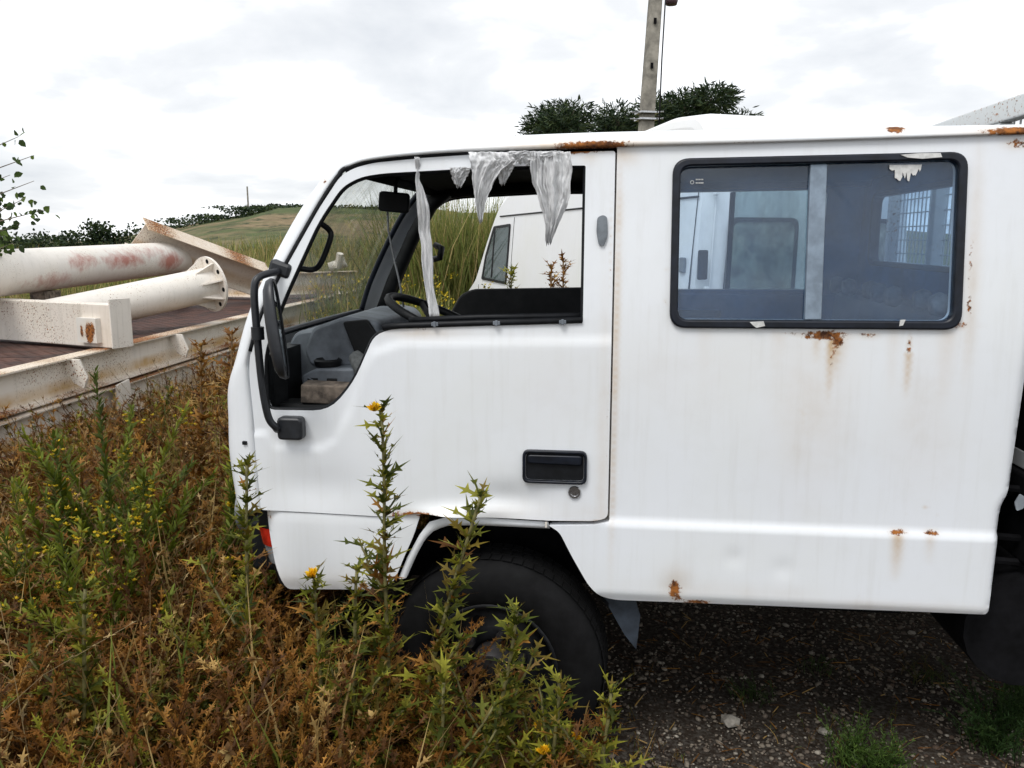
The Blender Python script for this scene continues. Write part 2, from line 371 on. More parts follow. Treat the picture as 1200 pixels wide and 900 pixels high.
# ================================================================== THE TRUCK
WID = 1.58
truck = empty('crew_cab_truck', (0, 0, 0), 0, 'abandoned white crew cab truck with rust runs and an empty front door window', 'truck')
def ysN(z):      # how the side leans in above the belt, numpy
    z = np.asarray(z, float); t = (z-1.56)/.09; return .062*.09*np.where(t > 20, t, np.log1p(np.exp(np.minimum(t, 20))))/.50
def lower(z): return -.011*sstep(.910, .894, z) + .014*sstep(.668, .632, z)
def y_rear(x, z):
    y = ysN(z) + lower(z) + .014*np.clip((x-1.176-.022*sstep(.97,1.05,z)-.025*sstep(1.1,2.0,z))/.022, 0, 1)**2
    y = y - .006*np.exp(-((x-.6)/.5)**2-((z-1.22)/.22)**2) + .0018*np.array([mnoise.noise(Vector((a_*2.7, b_*2.7, 6.1))) for a_, b_ in zip(x, z)])
    y = y + .004*np.exp(-((x-.24)/.05)**2-((z-.68)/.04)**2) + .003*np.exp(-((x-.42)/.03)**2-((z-.80)/.03)**2) + .003*np.exp(-((x-.57)/.03)**2-((z-.77)/.03)**2)
    return y
def gutter_z(x): return float(np.interp(x, [-.90, -.84, -.80, -.733, -.568, -.42, -.04, .5, 1.25], [1.95, 1.993, 2.02, 2.037, 2.052, 2.060, 2.070, 2.078, 2.092]))
DOOR_OUT = [(.0205, 2.052), (-.04, 2.052), (-.42, 2.046), (-.568, 2.038), (-.733, 2.024), (-.795, 2.008), (-.838, 1.983), (-.925, 1.857), (-1.079, 1.59), (-1.145, 1.417), (-1.150, 1.352), (-1.143, 1.215), (-1.139, 1.065), (-1.133, .897),
            (-.69, .890), (-.572, .913), (-.40, .903), (-.17, .898), (-.02, .903), (.0205, .915)]
DOOR_OUT = fillet(DOOR_OUT, [.008,0,0,0,.03,.03,.03,.03,.05,.04,.03,.05,.05,.012,.05,.04,.05,.05,.03,.02], 4)
DOOR_WIN = [(-.068, 2.010), (-.30, 2.010), (-.567, 1.998), (-.699, 1.992), (-.77, 1.982), (-.83, 1.952), (-.908, 1.844), (-1.028, 1.596), (-1.098, 1.42), (-1.098, 1.238), (-.885, 1.240), (-.80, 1.335), (-.728, 1.490), (-.66, 1.512), (-.068, 1.536)]
DOOR_WIN = fillet(DOOR_WIN, [.006,0,.04,.03,.04,.04,.05,.05,.05,.03,.06,.06,.05,.04,.006], 4)
SWAGE = [(-1.098, 1.16), (-1.07, 1.118), (-.915, 1.118), (-.87, 1.145), (-.815, 1.245), (-.765, 1.385), (-.735, 1.435), (-.64, 1.468), (.02, 1.485)]
def y_door(x, z):
    P = np.stack([np.ravel(x), np.ravel(z)], 1)
    d = seg_dist(P, SWAGE, False)
    zi = np.interp(P[:,0], [p[0] for p in SWAGE], [p[1] for p in SWAGE]); sg = np.where(P[:,1] < zi, 1, -1)
    y = ysN(P[:,1]) + lower(P[:,1])*0 - .007*sstep(-.016, .016, d*sg)
    # crumpled lower edge over the wheel
    y = y + .0016*np.array([mnoise.noise(Vector((a_*3.1, b_*3.1, 1.7))) for a_, b_ in P])
    y = y - .036*np.exp(-((P[:,0]+.50)/.085)**2-((P[:,1]-.90)/.028)**2) + .016*np.exp(-((P[:,0]+.30)/.12)**2-((P[:,1]-.965)/.05)**2) - .010*np.exp(-((P[:,0]+.37)/.09)**2-((P[:,1]-.925)/.02)**2)
    y = y + .010*np.exp(-((P[:,0]+.94)/.16)**2-((P[:,1]-.98)/.07)**2)
    return y
mk = [('r',.655,1.507,.085,.018,1.15),('r',.69,1.49,.03,.03,1.0),('d',.672,1.50,.012,.24,1.3),('d',.69,1.50,.007,.16,1.2),('d',.63,1.50,.012,.12,.6),('r',.672,1.43,.005,.05,.8),('r',.60,1.515,.10,.007,.9),('d',.52,1.52,.03,.3,.22),('d',.30,1.53,.03,.35,.2),('d',.85,1.53,.02,.3,.25),('d',1.0,1.53,.03,.4,.3),('r',.68,1.455,.008,.035,.85),('d',.70,1.50,.02,.22,.4),('r',.775,1.508,.04,.010,.95),('r',.575,1.508,.03,.006,.7),
      ('r',.895,1.475,.008,.04,1.05),('d',.895,1.46,.010,.16,1.0),('r',.905,.904,.030,.012,1.15),('d',.905,.90,.016,.16,1.0),('d',.24,.66,.02,.05,.5),('d',.60,1.28,.008,.15,.4),('r',1.005,.906,.028,.012,1.1),('d',1.0,.90,.014,.10,.4),
      ('s',.24,.70,.05,.06,.35),('r',.237,.685,.022,.042,1.15),('r',.25,.652,.016,.016,1.0),('r',.31,.642,.06,.012,1.05),('r',.42,.640,.03,.004,.6),('r',.9,.642,.12,.004,.55),
      ('r',.40,.755,.004,.004,.7),('r',.60,1.28,.005,.007,.75),('r',.71,.665,.004,.006,.75),('r',.80,.69,.004,.005,.7),('r',1.12,.672,.006,.005,.8),('r',.98,.985,.012,.004,.72),('r',1.02,.965,.005,.004,.7),('r',.93,.965,.005,.004,.7),
      ('s',.3,1.40,.35,.18,.08),('s',.62,1.30,.12,.25,.22),('s',.95,1.25,.12,.22,.13),('r',1.052,1.72,.008,.16,.78),('r',1.055,1.60,.012,.05,.85),('r',1.035,1.54,.05,.02,.75),('s',1.06,1.7,.02,.3,.35),('r',.185,1.70,.007,.006,.7),('r',.182,1.60,.006,.01,.7),
      ('r',.03,1.98,.008,.05,.62),('s',.033,1.55,.012,.5,.75),('s',.033,1.15,.010,.35,.55),('r',1.17,2.06,.05,.02,.85),('r',.99,2.045,.006,.006,.8),('s',.036,2.04,.05,.03,.6),('s',.4,.69,.3,.03,.14),('s',.9,.66,.3,.02,.25)]
REAR_WIN = fillet([(.214, 2.006), (1.006, 2.016), (1.010, 1.552), (.216, 1.548)], .035, 6)
REAR_OUT = [(.026, 2.074), (.50, 2.082), (1.252, 2.098), (1.232, 1.45), (1.219, 1.06), (1.213, 1.03), (1.200, .985), (1.192, .648), (.05, .634), (.006, .644), (-.036, .684), (-.093, .784), (-.132, .862), (-.165, .882), (-.02, .890), (.026, .902)]
REAR_OUT = fillet(REAR_OUT, [0,0,.01,.05,.02,.02,.02,.012,.03,.02,.03,.04,.02,0,.01,.006], 4)
panel('cab_side', REAR_OUT, [REAR_WIN], y_rear, [M_WHITE, M_INNER], truck, .013, .035, marks=mk)
dmk = [('r',-.585,1.512,.06,.006,.85),('s',-.585,1.50,.12,.02,.5),('r',.012,1.2,.006,.35,.55),('s',.0,1.1,.02,.5,.25),('r',-.23,1.014,.02,.004,.85),('r',-.60,.905,.10,.012,1.25),('r',-.66,.895,.05,.008,1.1),('r',-.10,.902,.10,.004,.6),('r',-.02,.905,.04,.006,.75),
       ('s',-.1,.93,.2,.04,.12),('s',-.15,1.35,.2,.15,.07),('r',-.10,2.05,.12,.009,1.1),('d',-.06,2.05,.03,.05,.5),('r',.012,1.75,.005,.2,.6),('s',-.30,.92,.25,.03,.15)]
door = panel('door', DOOR_OUT, [DOOR_WIN], y_door, [M_WHITE, M_TRIM], truck, .014, .032, marks=dmk)
tag(door, 'dented front door with its window glass gone')
fdoor = panel('door', DOOR_OUT, [DOOR_WIN], lambda x, z: ysN(z), [M_WHITE, M_TRIM], truck, .03, .032, far=True)
FAR_OUT = REAR_OUT
fside = panel('cab_side', REAR_OUT, [REAR_WIN], y_rear, [M_WHITE, M_INNER], truck, .03, .035, far=True)
# door furniture
def rrect(cx, cz, w_, h_, r, n=6): return fillet([(cx-w_/2, cz+h_/2), (cx+w_/2, cz+h_/2), (cx+w_/2, cz-h_/2), (cx-w_/2, cz-h_/2)], r, n)
def ring(mb, po, pi, fn, d0, d1, mi=0):       # frame between two outlines of equal length
    n_ = len(po); vs = []
    for d in (d0, d1):
        vs += [fn(u, v, d) for u, v in po] + [fn(u, v, d) for u, v in pi]
    fs = []
    for i in range(n_):
        j = (i+1) % n_
        fs += [(i, j, n_+j, n_+i), (2*n_+i, 3*n_+i, 3*n_+j, 2*n_+j), (i, 2*n_+i, 2*n_+j, j), (n_+i, n_+j, 3*n_+j, 3*n_+i)]
    mb.add(vs, fs, mi)
xz = lambda u, v, d: Vector((u, d, v))
dh = MB(); ring(dh, rrect(-.150, 1.079, .204, .108, .022), rrect(-.150, 1.079, .186, .090, .016), xz, -.021, -.004)
hd = dh.build('handle', M_SEAL, door, autosmooth=40, bevel=.003)
q = MB(); q.prism(rrect(-.150, 1.079, .183, .087, .016), xz, -.0095, -.0078); q.build('recess', M_BLACK, hd)
q = MB(); q.prism(fillet([(-.236, 1.118), (-.064, 1.118), (-.064, 1.086), (-.236, 1.090)], .01), xz, -.019, -.010); q.build('lever', M_SEAL, hd, bevel=.004, autosmooth=40)
q = MB(); q.lathe([(0, .0), (0, .020), (-.004, .021), (-.007, .019), (-.007, .013), (-.003, .012), (-.003, 0)], (-.086, -.007, .997), (0, 1, 0), 24); q.build('lock', M_CHROME, door, autosmooth=40)
q = MB(); q.prism(fillet([(-.03, 1.855), (-.012, 1.862), (.0, 1.855), (.003, 1.80), (-.008, 1.768), (-.024, 1.772), (-.032, 1.81)], .012), lambda u, v, d: Vector((u, float(ysN(v))-.0075+d, v)), -.0018, .001); q.build('primer_patch', M_PRIMER, door, bevel=.0008)
def along(poly, off, z_add=0): return [Vector((x, float(ysN(z))+off, z+z_add)) for x, z in poly]
# belt strip and seals of the empty window
q = MB(); q.tube([(-.70, .008, 1.514), (-.64, .006, 1.520), (-.4, .006, 1.531), (-.07, .006, 1.544)], .011, 6); q.build('belt_strip', M_BLACK, door, smooth=True)
q = MB(); q.tube([(-.62, .030, 1.535), (-.4, .030, 1.547), (-.07, .030, 1.556)], .010, 6); q.build('belt_strip', M_BLACK, door, smooth=True)
for xx in (-.53, -.335, -.13):
    q = MB(); q.box((xx, -.005, 1.528+(xx+.5)*.028), (.022, .008, .012)); q.box((xx, -.009, 1.528+(xx+.5)*.028), (.008, .006, .018)); q.build('clip', M_DASH, door, bevel=.002)
sealpts = [p for p in DOOR_WIN]
q = MB(); k0 = min(range(len(sealpts)), key=lambda i: abs(sealpts[i][0]+.90)+abs(sealpts[i][1]-1.24))
lp = [Vector((x, float(ysN(z))+.012, z)) for x, z in sealpts]; q.tube(lp+[lp[0]], .009, 6, cap=False); q.build('window_seal', M_BLACK, door, smooth=True)
q = MB(); lp2 = [Vector((x, WID-float(ysN(z))-.012, z)) for x, z in sealpts]; q.tube(lp2+[lp2[0]], .009, 6, cap=False); q.build('window_seal', M_BLACK, fdoor, smooth=True)
# far door card with armrest
q = MB(); q.prism(fillet([(-.72, 1.515), (-.66, 1.545), (-.07, 1.558), (-.07, .95), (-1.05, .95), (-1.05, 1.22), (-.88, 1.23)], .03), lambda u, v, d: Vector((u, WID-.034-d, v)), 0, .035); q.build('door_card', M_TRIM, fdoor, bevel=.01, autosmooth=40)
q = MB(); q.box((-.42, WID-.09, 1.40), (.16, .02, .05)); q.build('pull_handle', M_BLACK, fdoor, bevel=.006)
q = MB(); q.box((-.30, WID-.10, 1.30), (.46, .06, .06)); q.build('armrest', M_DASHD, fdoor, bevel=.015)
# inner frame behind the door gap, B pillar
for s in (0, 1):
    fy = (lambda y: y) if s == 0 else (lambda y: WID-y)
    q = MB(); q.grid([[(.022-.045, fy(float(ysN(z))+.040), z) for z in np.linspace(.88, 2.05, 20)], [(.022+.05, fy(float(ysN(z))+.040), z) for z in np.linspace(.88, 2.05, 20)]])
    q.grid([[(.022-.045, fy(float(ysN(z))+.10), z) for z in np.linspace(.88, 2.05, 20)], [(.022+.05, fy(float(ysN(z))+.10), z) for z in np.linspace(.88, 2.05, 20)]])
    q.grid([[(.022-.045, fy(float(ysN(z))+.10), z) for z in np.linspace(.88, 2.05, 20)], [(.022-.045, fy(float(ysN(z))+.04), z) for z in np.linspace(.88, 2.05, 20)]])
    q.build('centre_pillar', M_STEEL if s == 0 else M_TRIM, truck)
# fender in front of the wheel and the lip of the arch
FEND = fillet([(-1.130, .8925), (-.70, .8860), (-.588, .906), (-.612, .83), (-.648, .75), (-.682, .665), (-.73, .628), (-.867, .622), (-1.062, .612), (-1.098, .70), (-1.118, .80)], [.006,.03,.01,.03,.03,.03,.03,.03,.02,.02,.02], 4)
def y_fend(x, z): return -.003*sstep(.885, .87, z) + .012*sstep(.66, .61, z) + .05*np.clip((-1.06-x)/.08, 0, 1)**2
panel('front_fender', FEND, [], y_fend, [M_WHITE, M_UNDER], truck, .02, .012, marks=[('r',-1.12,.87,.02,.02,.8),('r',-.60,.895,.06,.008,.8),('s',-.9,.65,.3,.04,.2)])
panel('front_fender', FEND, [], y_fend, [M_WHITE, M_UNDER], truck, .05, .012, far=True)
LIPO = [(-.672, .668), (-.640, .745), (-.597, .826), (-.562, .872), (-.50, .892), (-.399, .894), (-.17, .888)]
LIPI = [(-.645, .672), (-.615, .742), (-.578, .812), (-.545, .845), (-.50, .862), (-.399, .868), (-.165, .866)]
for s in (0, 1):
    fy = (lambda y: y) if s == 0 else (lambda y: WID-y)
    q = MB(); a_ = resample(LIPO, .03, False); b_ = [tuple(np.array(p)) for p in a_]
    tI = resample(LIPI, .001, False)
    rowsL = []
    for i, (x, z) in enumerate(a_):
        u = i/(len(a_)-1); xi, zi = tI[int(u*(len(tI)-1))]
        rowsL.append([Vector((x, fy(.012), z)), Vector(((x*.6+xi*.4), fy(.006), z*.6+zi*.4)), Vector((xi, fy(.010), zi)), Vector((xi, fy(.04), zi))])
    q.grid(rowsL); q.build('arch_lip', M_WHITE, truck, smooth=True)
q = MB(); q.box((-.176, -.001, .884), (.006, .02, .016)); q.build('weld_tab', M_STEEL, truck)
# A pillar + roof rail, one pressing per side
LOW = [(-1.137, .893), (-1.145, 1.065), (-1.149, 1.215), (-1.156, 1.352), (-1.151, 1.419), (-1.085, 1.595), (-.931, 1.865), (-.844, 1.993), (-.80, 2.018), (-.735, 2.034), (-.60, 2.047), (-.42, 2.056), (-.04, 2.064), (.5, 2.072), (1.262, 2.088)]
UPP = [(-1.255, .884), (-1.272, 1.062), (-1.269, 1.179), (-1.262, 1.294), (-1.226, 1.396), (-1.155, 1.595), (-1.008, 1.865), (-.888, 2.015), (-.80, 2.063), (-.727, 2.077), (-.60, 2.092), (-.42, 2.105), (-.04, 2.116), (.5, 2.119), (1.268, 2.121)]
def smooth_poly(P, n):
    P = [Vector((p[0], p[1])) for p in P]; o = []
    for i in range(len(P)-1):
        p0 = P[max(0, i-1)]; p1 = P[i]; p2 = P[i+1]; p3 = P[min(len(P)-1, i+2)]
        for k in range(n):
            t = k/n; q_ = .5*((2*p1) + (p2-p0)*t + (2*p0-5*p1+4*p2-p3)*t*t + (3*p1-p0-3*p2+p3)*t**3); o.append((q_.x, q_.y))
    o.append((P[-1].x, P[-1].y)); return o
LOWs, UPPs = smooth_poly(LOW, 8), smooth_poly(UPP, 8)
def rail_y(i):
    z = LOWs[i][1]; top = float(sstep(2.0, 2.05, z)); return float(ysN(z)) - .016*top, .10+.0*top
def rail_rows():
    rr = []
    for i, ((xl, zl), (xu, zu)) in enumerate(zip(LOWs, UPPs)):
        y0, dy = rail_y(i); top = float(sstep(1.98, 2.05, zl)); row = []
        if top > .3: row.append(Vector((xl, y0+.03*top, zl-.003)))
        else: row.append(Vector((xl, y0+.025, zl)))
        for k in range(9):
            t = k/8*math.pi/2; row.append(Vector((xl+(xu-xl)*math.sin(t), y0+dy*(1-math.cos(t)), zl+(zu-zl)*math.sin(t))))
        rr.append(row)
    return rr
RR = rail_rows()
def attr_marks(me, marks):
    a = me.attributes.new('rust', 'FLOAT', 'POINT'); st = me.attributes.new('stain', 'FLOAT', 'POINT')
    V = np.array([v.co for v in me.vertices]); ra = np.zeros(len(V)); sa = np.zeros(len(V))
    for (k, x, y, z, rx, ry, rz, s) in marks:
        g_ = s*np.exp(-((V[:,0]-x)/rx)**2-((V[:,1]-y)/ry)**2-((V[:,2]-z)/rz)**2)
        if k == 'r': ra = np.maximum(ra, g_)
        else: sa = np.maximum(sa, g_)
    a.data.foreach_set('value', ra); st.data.foreach_set('value', sa)
def densify(rows_, n):     # more rows between rows
    o = []
    for a, b_ in zip(rows_[:-1], rows_[1:]):
        for k in range(n): o.append([p.lerp(q_, k/n) for p, q_ in zip(a, b_)])
    o.append(rows_[-1]); return o
q = MB(); q.grid(densify(RR, 6)); rail = q.build('roof_rail', M_WHITE, truck, smooth=True)
attr_marks(rail.data, [('r',-.04,0.046,2.068,.14,.06,.016,1.3),('r',-.12,0.046,2.066,.06,.06,.012,1.2),('s',-.06,0.046,2.066,.25,.05,.018,1.0),('r',.83,0.086,2.105,.035,.06,.020,1.25),('s',.83,0.066,2.09,.012,.05,.02,.7),('r',1.15,0.066,2.092,.11,.06,.016,1.3),('s',1.1,0.066,2.09,.16,.05,.02,.6),('r',.98,0.066,2.105,.006,.05,.012,.9),
      ('r',-.89,0.066,1.97,.010,.05,.012,.9),('r',.3,0.046,2.072,.25,.03,.006,.7),('r',.75,0.046,2.075,.4,.02,.004,.5)])
me = rail.data.copy(); 
for v in me.vertices: v.co.y = WID - v.co.y
me.flip_normals(); link('roof_rail', me, [], truck); 
# rubber drip seal between door frame and rail
q = MB(); s_ = [(x, z) for (x, z), (xu, zu) in zip(LOWs, UPPs) if z > 1.43 and x < -.15]
for o_ in (.004,): q.tube([Vector((x+.004*(1 if z < 2.0 else 0), float(ysN(z))+o_, z-.004)) for x, z in s_], .0085, 6)
q.build('door_seal', M_BLACK, truck, smooth=True)
# roof, windscreen and front from one continuous surface
def shell_row(i, nv=17, v0=0.0, v1=1.0, off=0.0):
    p = RR[i][-1]; f = float(sstep(2.10, 1.9, p.z)); row = []
    for k in range(nv):
        v = v0+(v1-v0)*k/(nv-1); c = 1-(2*v-1)**2; cc = c**.8 if c > 0 else 0
        row.append(Vector((p.x - f*.03*cc + off*f, p.y + (WID-2*p.y)*v, p.z + (1-f)*.028*cc - off*(1-f))))
    return row
iz = [r_[-1].z for r_ in RR]; nR = len(RR)
i_bot = next(i for i in range(nR) if iz[i] > 1.43); i_top = next(i for i in range(nR) if iz[i] > 2.02)
q = MB(); q.grid([shell_row(i) for i in range(i_top, nR)]); q.build('roof', M_WHITE, truck, smooth=True)
q = MB(); q.grid([shell_row(i) for i in range(0, i_bot+1)])
q.build('front_panel', M_WHITE, truck, smooth=True)
q = MB(); q.grid([shell_row(i, 17, .02, .98) for i in range(i_bot, i_top+1)]); q.build('windscreen', M_WIND, truck, smooth=True)
q = MB()
for v in (.022, .978): q.tube([shell_row(i, 2, v, 1)[0]+Vector((.010, 0, 0)) for i in range(i_bot, i_top+1)], .013, 8)
for i in (i_bot, i_top): q.tube([p_+Vector((.010, 0, 0)) for p_ in shell_row(i, 17, .022, .978)], .013, 8)
q.build('windscreen_seal', M_SEAL, truck, smooth=True)
# grille, headlamps, number plate space and bumper at the front
q = MB(); q.box((-1.305, WID/2, .98), (.02, .72, .10)); q.build('grille', M_BLACK, truck, bevel=.006)
q = MB(); q.box((-1.20, WID/2, .70), (.12, WID-.34, .20)); q.build('bumper', M_BLACK, truck, bevel=.02)
for s in (0, 1):
    fy = (lambda y: y) if s == 0 else (lambda y: WID-y)
    lampr = MB()
    def wrap(z0, z1, mb, dx=0, dy=0.0):
        rws = []
        for z in np.linspace(z0, z1, 4):
            xe = float(np.interp(z, [.61, .70, .80, .89], [-1.068, -1.102, -1.122, -1.132])); row = []
            for k in range(8):
                t = k/7; row.append(Vector((xe-.002-.085*math.sin(t*1.5)+dx, fy(.030+.16*t*t+.012+dy), z)))
            rws.append(row)
        mb.grid(rws)
    q = MB(); wrap(.812, .884, q, dy=.006); u = q.build('lamp_housing', M_BLACK, truck, smooth=True)
    q = MB(); wrap(.748, .812, q); q.build('turn_lamp', M_LAMP, truck, smooth=True)
    q = MB(); wrap(.680, .746, q, dy=.008); q.build('side_lamp', M_LAMPG, truck, smooth=True)
    q = MB(); wrap(.60, .680, q, dy=.014); q.build('bumper_corner', M_BLACK, truck, smooth=True)
    q = MB(); q.lathe([(0, 0), (0, .085), (-.03, .092), (-.035, .08), (-.02, 0)], (-1.30, fy(.30), .80), (1, 0, 0), 24); q.build('headlamp', M_LAMPG, truck, smooth=True)
q = MB(); q.box((-1.178, .006, 1.125), (.016, .02, .012)); q.build('marker_lamp', M_BLACK, truck, bevel=.002)
# headliner, rear wall, floor, firewall
hl = []
for x in np.linspace(-.80, 1.18, 12):
    zt = min(2.045, gutter_z(x)-.012) ; hl.append([Vector((x, y, zt + .015*math.sin(math.pi*(y-.12)/(WID-.24)))) for y in np.linspace(.14, WID-.14, 9)])
q = MB(); q.grid(hl); q.build('headliner', M_LINER, truck, smooth=True)
q = MB(); q.tube([(-.83, .14, 2.012), (-.86, WID/2, 2.018), (-.83, WID-.14, 2.012)], .020, 8); q.build('front_header', M_LINER, truck, smooth=True)
for y_ in (.165, WID-.165):
    q = MB(); q.tube([(-.78, y_, 2.02), (-.3, y_, 2.04), (.6, y_, 2.045), (1.17, y_, 2.05)], .030, 8); q.build('side_header', M_LINER, truck, smooth=True)
yz = lambda u, v, d: Vector((d, u, v))
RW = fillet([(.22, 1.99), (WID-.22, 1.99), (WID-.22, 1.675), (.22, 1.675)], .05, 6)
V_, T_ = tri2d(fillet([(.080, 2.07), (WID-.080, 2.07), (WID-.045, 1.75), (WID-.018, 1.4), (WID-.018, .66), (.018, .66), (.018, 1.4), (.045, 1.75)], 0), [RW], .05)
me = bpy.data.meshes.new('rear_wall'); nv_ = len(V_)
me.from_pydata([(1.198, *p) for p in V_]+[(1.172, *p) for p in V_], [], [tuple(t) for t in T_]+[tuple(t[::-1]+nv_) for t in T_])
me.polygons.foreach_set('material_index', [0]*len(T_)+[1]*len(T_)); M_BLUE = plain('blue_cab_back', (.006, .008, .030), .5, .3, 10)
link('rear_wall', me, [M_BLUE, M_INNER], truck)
q = MB(); ring(q, RW, fillet([(.24, 1.97), (WID-.24, 1.97), (WID-.24, 1.695), (.24, 1.695)], .045, 6), yz, 1.164, 1.206); q.build('rear_window_seal', M_SEAL, truck, bevel=.004, autosmooth=40)
q = MB(); q.prism(RW, yz, 1.182, 1.186); q.build('rear_window', M_SIDE, truck)
q = MB(); q.box((.0, WID/2, .93), (2.30, WID-.10, .05)); q.build('floor', M_UNDER, truck)
q = MB(); q.box((-1.14, WID/2, 1.16), (.06, WID-.14, .50)); q.build('firewall', M_DASHD, truck)
q = MB(); q.box((-.25, WID/2, 1.06), (1.0, .62, .26)); q.build('engine_cover', M_DASHD, truck, bevel=.04)
# near rear side window: seal, sash, panes
def ysw(u, v, d): return Vector((u, float(ysN(v))+d, v))
SO = fillet([(.192, 2.027), (1.030, 2.038), (1.034, 1.528), (.194, 1.524)], .050, 8)
SI = fillet([(.216, 2.004), (1.005, 2.014), (1.008, 1.553), (.218, 1.549)], .034, 8)
q = MB(); ring(q, SO, SI, ysw, -.014, .022); seal = q.build('rear_side_window', M_SEAL, truck, bevel=.006, autosmooth=40)
q = MB(); q.prism(fillet([(.210, 2.010), (.620, 2.014), (.620, 1.546), (.212, 1.544)], .02), ysw, .012, .016); q.build('pane', M_SIDE, seal)
q = MB(); q.prism(fillet([(.606, 2.014), (1.012, 2.018), (1.014, 1.548), (.606, 1.546)], .02), ysw, .002, .006); q.build('pane', M_SIDE, seal)
M_SASH = plain('sash_alloy', (.22, .28, .35), .5, .2, 20)
q = MB(); q.prism([(.592, 2.006), (.640, 2.007), (.640, 1.553), (.592, 1.552)], ysw, -.004, .020); q.build('sash', M_SASH, seal, bevel=.003)
M_FLAKE = plain('peeled_film', (.62, .62, .60), .8, .15, 60)
random.seed(3)
def ragged(x0, x1, zt, depth, n_=16):
    P = [(x0, zt), (x1, zt)]; 
    for i in range(n_):
        t = i/(n_-1); P.append((x1+(x0-x1)*t + random.uniform(-.004, .004), zt-depth*(.35+.65*random.random())*(.4+math.sin(math.pi*min(1, max(0, t))) *.6)))
    return P
q = MB(); q.prism(ragged(.815, .905, 2.003, .055, 22), ysw, -.0015, .001); q.build('peeled_film', M_FLAKE, seal)
q = MB(); q.prism([(.84, 2.030), (.89, 2.034), (.95, 2.034), (.955, 2.022), (.90, 2.018), (.86, 2.022)], ysw, -.0165, -.013); q.build('peeled_paint', M_FLAKE, seal)
q = MB(); q.prism([(.43, 1.545), (.47, 1.548), (.475, 1.534), (.45, 1.528), (.44, 1.535)], ysw, -.0165, -.013); q.build('peeled_paint', M_FLAKE, seal)
q = MB(); q.prism([(.86, 1.556), (.875, 1.557), (.868, 1.540), (.858, 1.538)], ysw, -.0165, -.013); q.build('peeled_paint', M_FLAKE, seal)
# maker's mark etched on the pane: a ring and two short lines of print
q = MB(); q.tube([(.252+.005*math.cos(a), float(ysN(1.965))+.0105, 1.958+.005*math.sin(a)) for a in np.linspace(0, 6.2832, 14)], .0012, 4)
for zz_, x0, x1 in ((1.966, .262, .285), (1.956, .262, .286)):
    for k in range(5): q.box((x0+(x1-x0)*(k+.5)/5, float(ysN(zz_))+.0105, zz_), ((x1-x0)/5*.7, .001, .004))
tag(q.build('glass_mark', M_FLAKE, seal), kind='stuff')
# far side window: its front half slid open, the rear pane dusty
def ysf(u, v, d): return Vector((u, WID-float(ysN(v))-d, v))
q = MB(); ring(q, SO, SI, ysf, -.014, .022); fseal = q.build('rear_side_window', M_SEAL, truck, bevel=.006, autosmooth=40)
q = MB(); q.prism(fillet([(.580, 2.014), (1.012, 2.018), (1.014, 1.548), (.580, 1.546)], .02), ysf, .002, .006); q.build('pane', M_FARG, fseal)
q = MB(); q.prism(fillet([(.592, 2.014), (1.000, 2.018), (1.002, 1.548), (.592, 1.546)], .02), ysf, .014, .018); q.build('pane', M_FARG, fseal)
q = MB(); q.prism([(.572, 2.006), (.596, 2.007), (.596, 1.553), (.572, 1.552)], ysf, -.004, .020); q.build('sash', M_SEAL, fseal, bevel=.003)
# far side trim below the window, blue grey
q = MB(); q.box((.62, WID-.055, 1.30), (1.08, .02, .46)); q.build('side_trim', M_INNER, truck, bevel=.01)
q = MB(); q.box((.45, WID-.075, 1.435), (.20, .03, .035)); q.build('ashtray', M_DASHD, truck, bevel=.006)
# rear bench: cushion, back with buttoned top roll
M_SEAT = plain('seat_vinyl', (.030, .040, .055), .55, .4, 8)
q = MB(); q.box((.90, WID/2, 1.20), (.46, WID-.20, .16)); q.build('bench_cushion', M_SEAT, truck, bevel=.04, seg=3)
q = MB(); q.box((1.10, WID/2, 1.40), (.11, WID-.20, .34), (0, .12, 0)); q.build('bench_back', M_SEAT, truck, bevel=.04, seg=3)
M_FOAM = plain('torn_foam', (.16, .17, .17), .9, .4, 20)
for k in range(7):
    y_ = .22+k*.19; q = MB(); q.lathe([(-.03, .0), (-.028, .030), (0, .040), (.02, .030), (.028, 0)], (1.055+.02*math.sin(k*2), y_, 1.585), (1, 0, .1), 14); q.build('torn_foam', M_FOAM, truck, smooth=True)
# driver's and passenger's seat cushions, low
for y_ in (.42, WID-.42):
    q = MB(); q.box((-.30, y_, 1.20), (.46, .48, .14)); st_ = q.build('seat_cushion', M_SEAT, truck, bevel=.05, seg=3)
# ------------------------------------------------ dashboard
dash = MB(); 
prof = [(-1.16, 1.40), (-1.13, 1.455), (-1.02, 1.472), (-.935, 1.455), (-.90, 1.41), (-.93, 1.33), (-.99, 1.27), (-1.12, 1.26)]
dash.prism(fillet(prof, .03), lambda u, v, d: Vector((u, d, v)), .36, WID-.10); D = dash.build('dashboard', M_DASH, truck, bevel=.012, autosmooth=40)
q = MB(); q.prism(fillet([(-1.080, 1.39), (-1.045, 1.475), (-.925, 1.518), (-.80, 1.50), (-.80, 1.36), (-.90, 1.335), (-1.06, 1.335)], .02), xz, .31, .82); q.build('instrument_binnacle', M_DASH, D, bevel=.012, autosmooth=40)
q = MB(); q.prism(fillet([(-.928, 1.500), (-.838, 1.510), (-.782, 1.424), (-.815, 1.372), (-.885, 1.385)], .012), xz, .296, .316); q.build('binnacle_recess', M_DASHD, D, bevel=.004, autosmooth=40)
q = MB(); q.prism(fillet([(-1.055, 1.20), (-1.055, 1.318), (-1.005, 1.342), (-.865, 1.345), (-.852, 1.20)], .012), xz, .215, .50); q.build('side_console', M_DASH, D, bevel=.008, autosmooth=40)
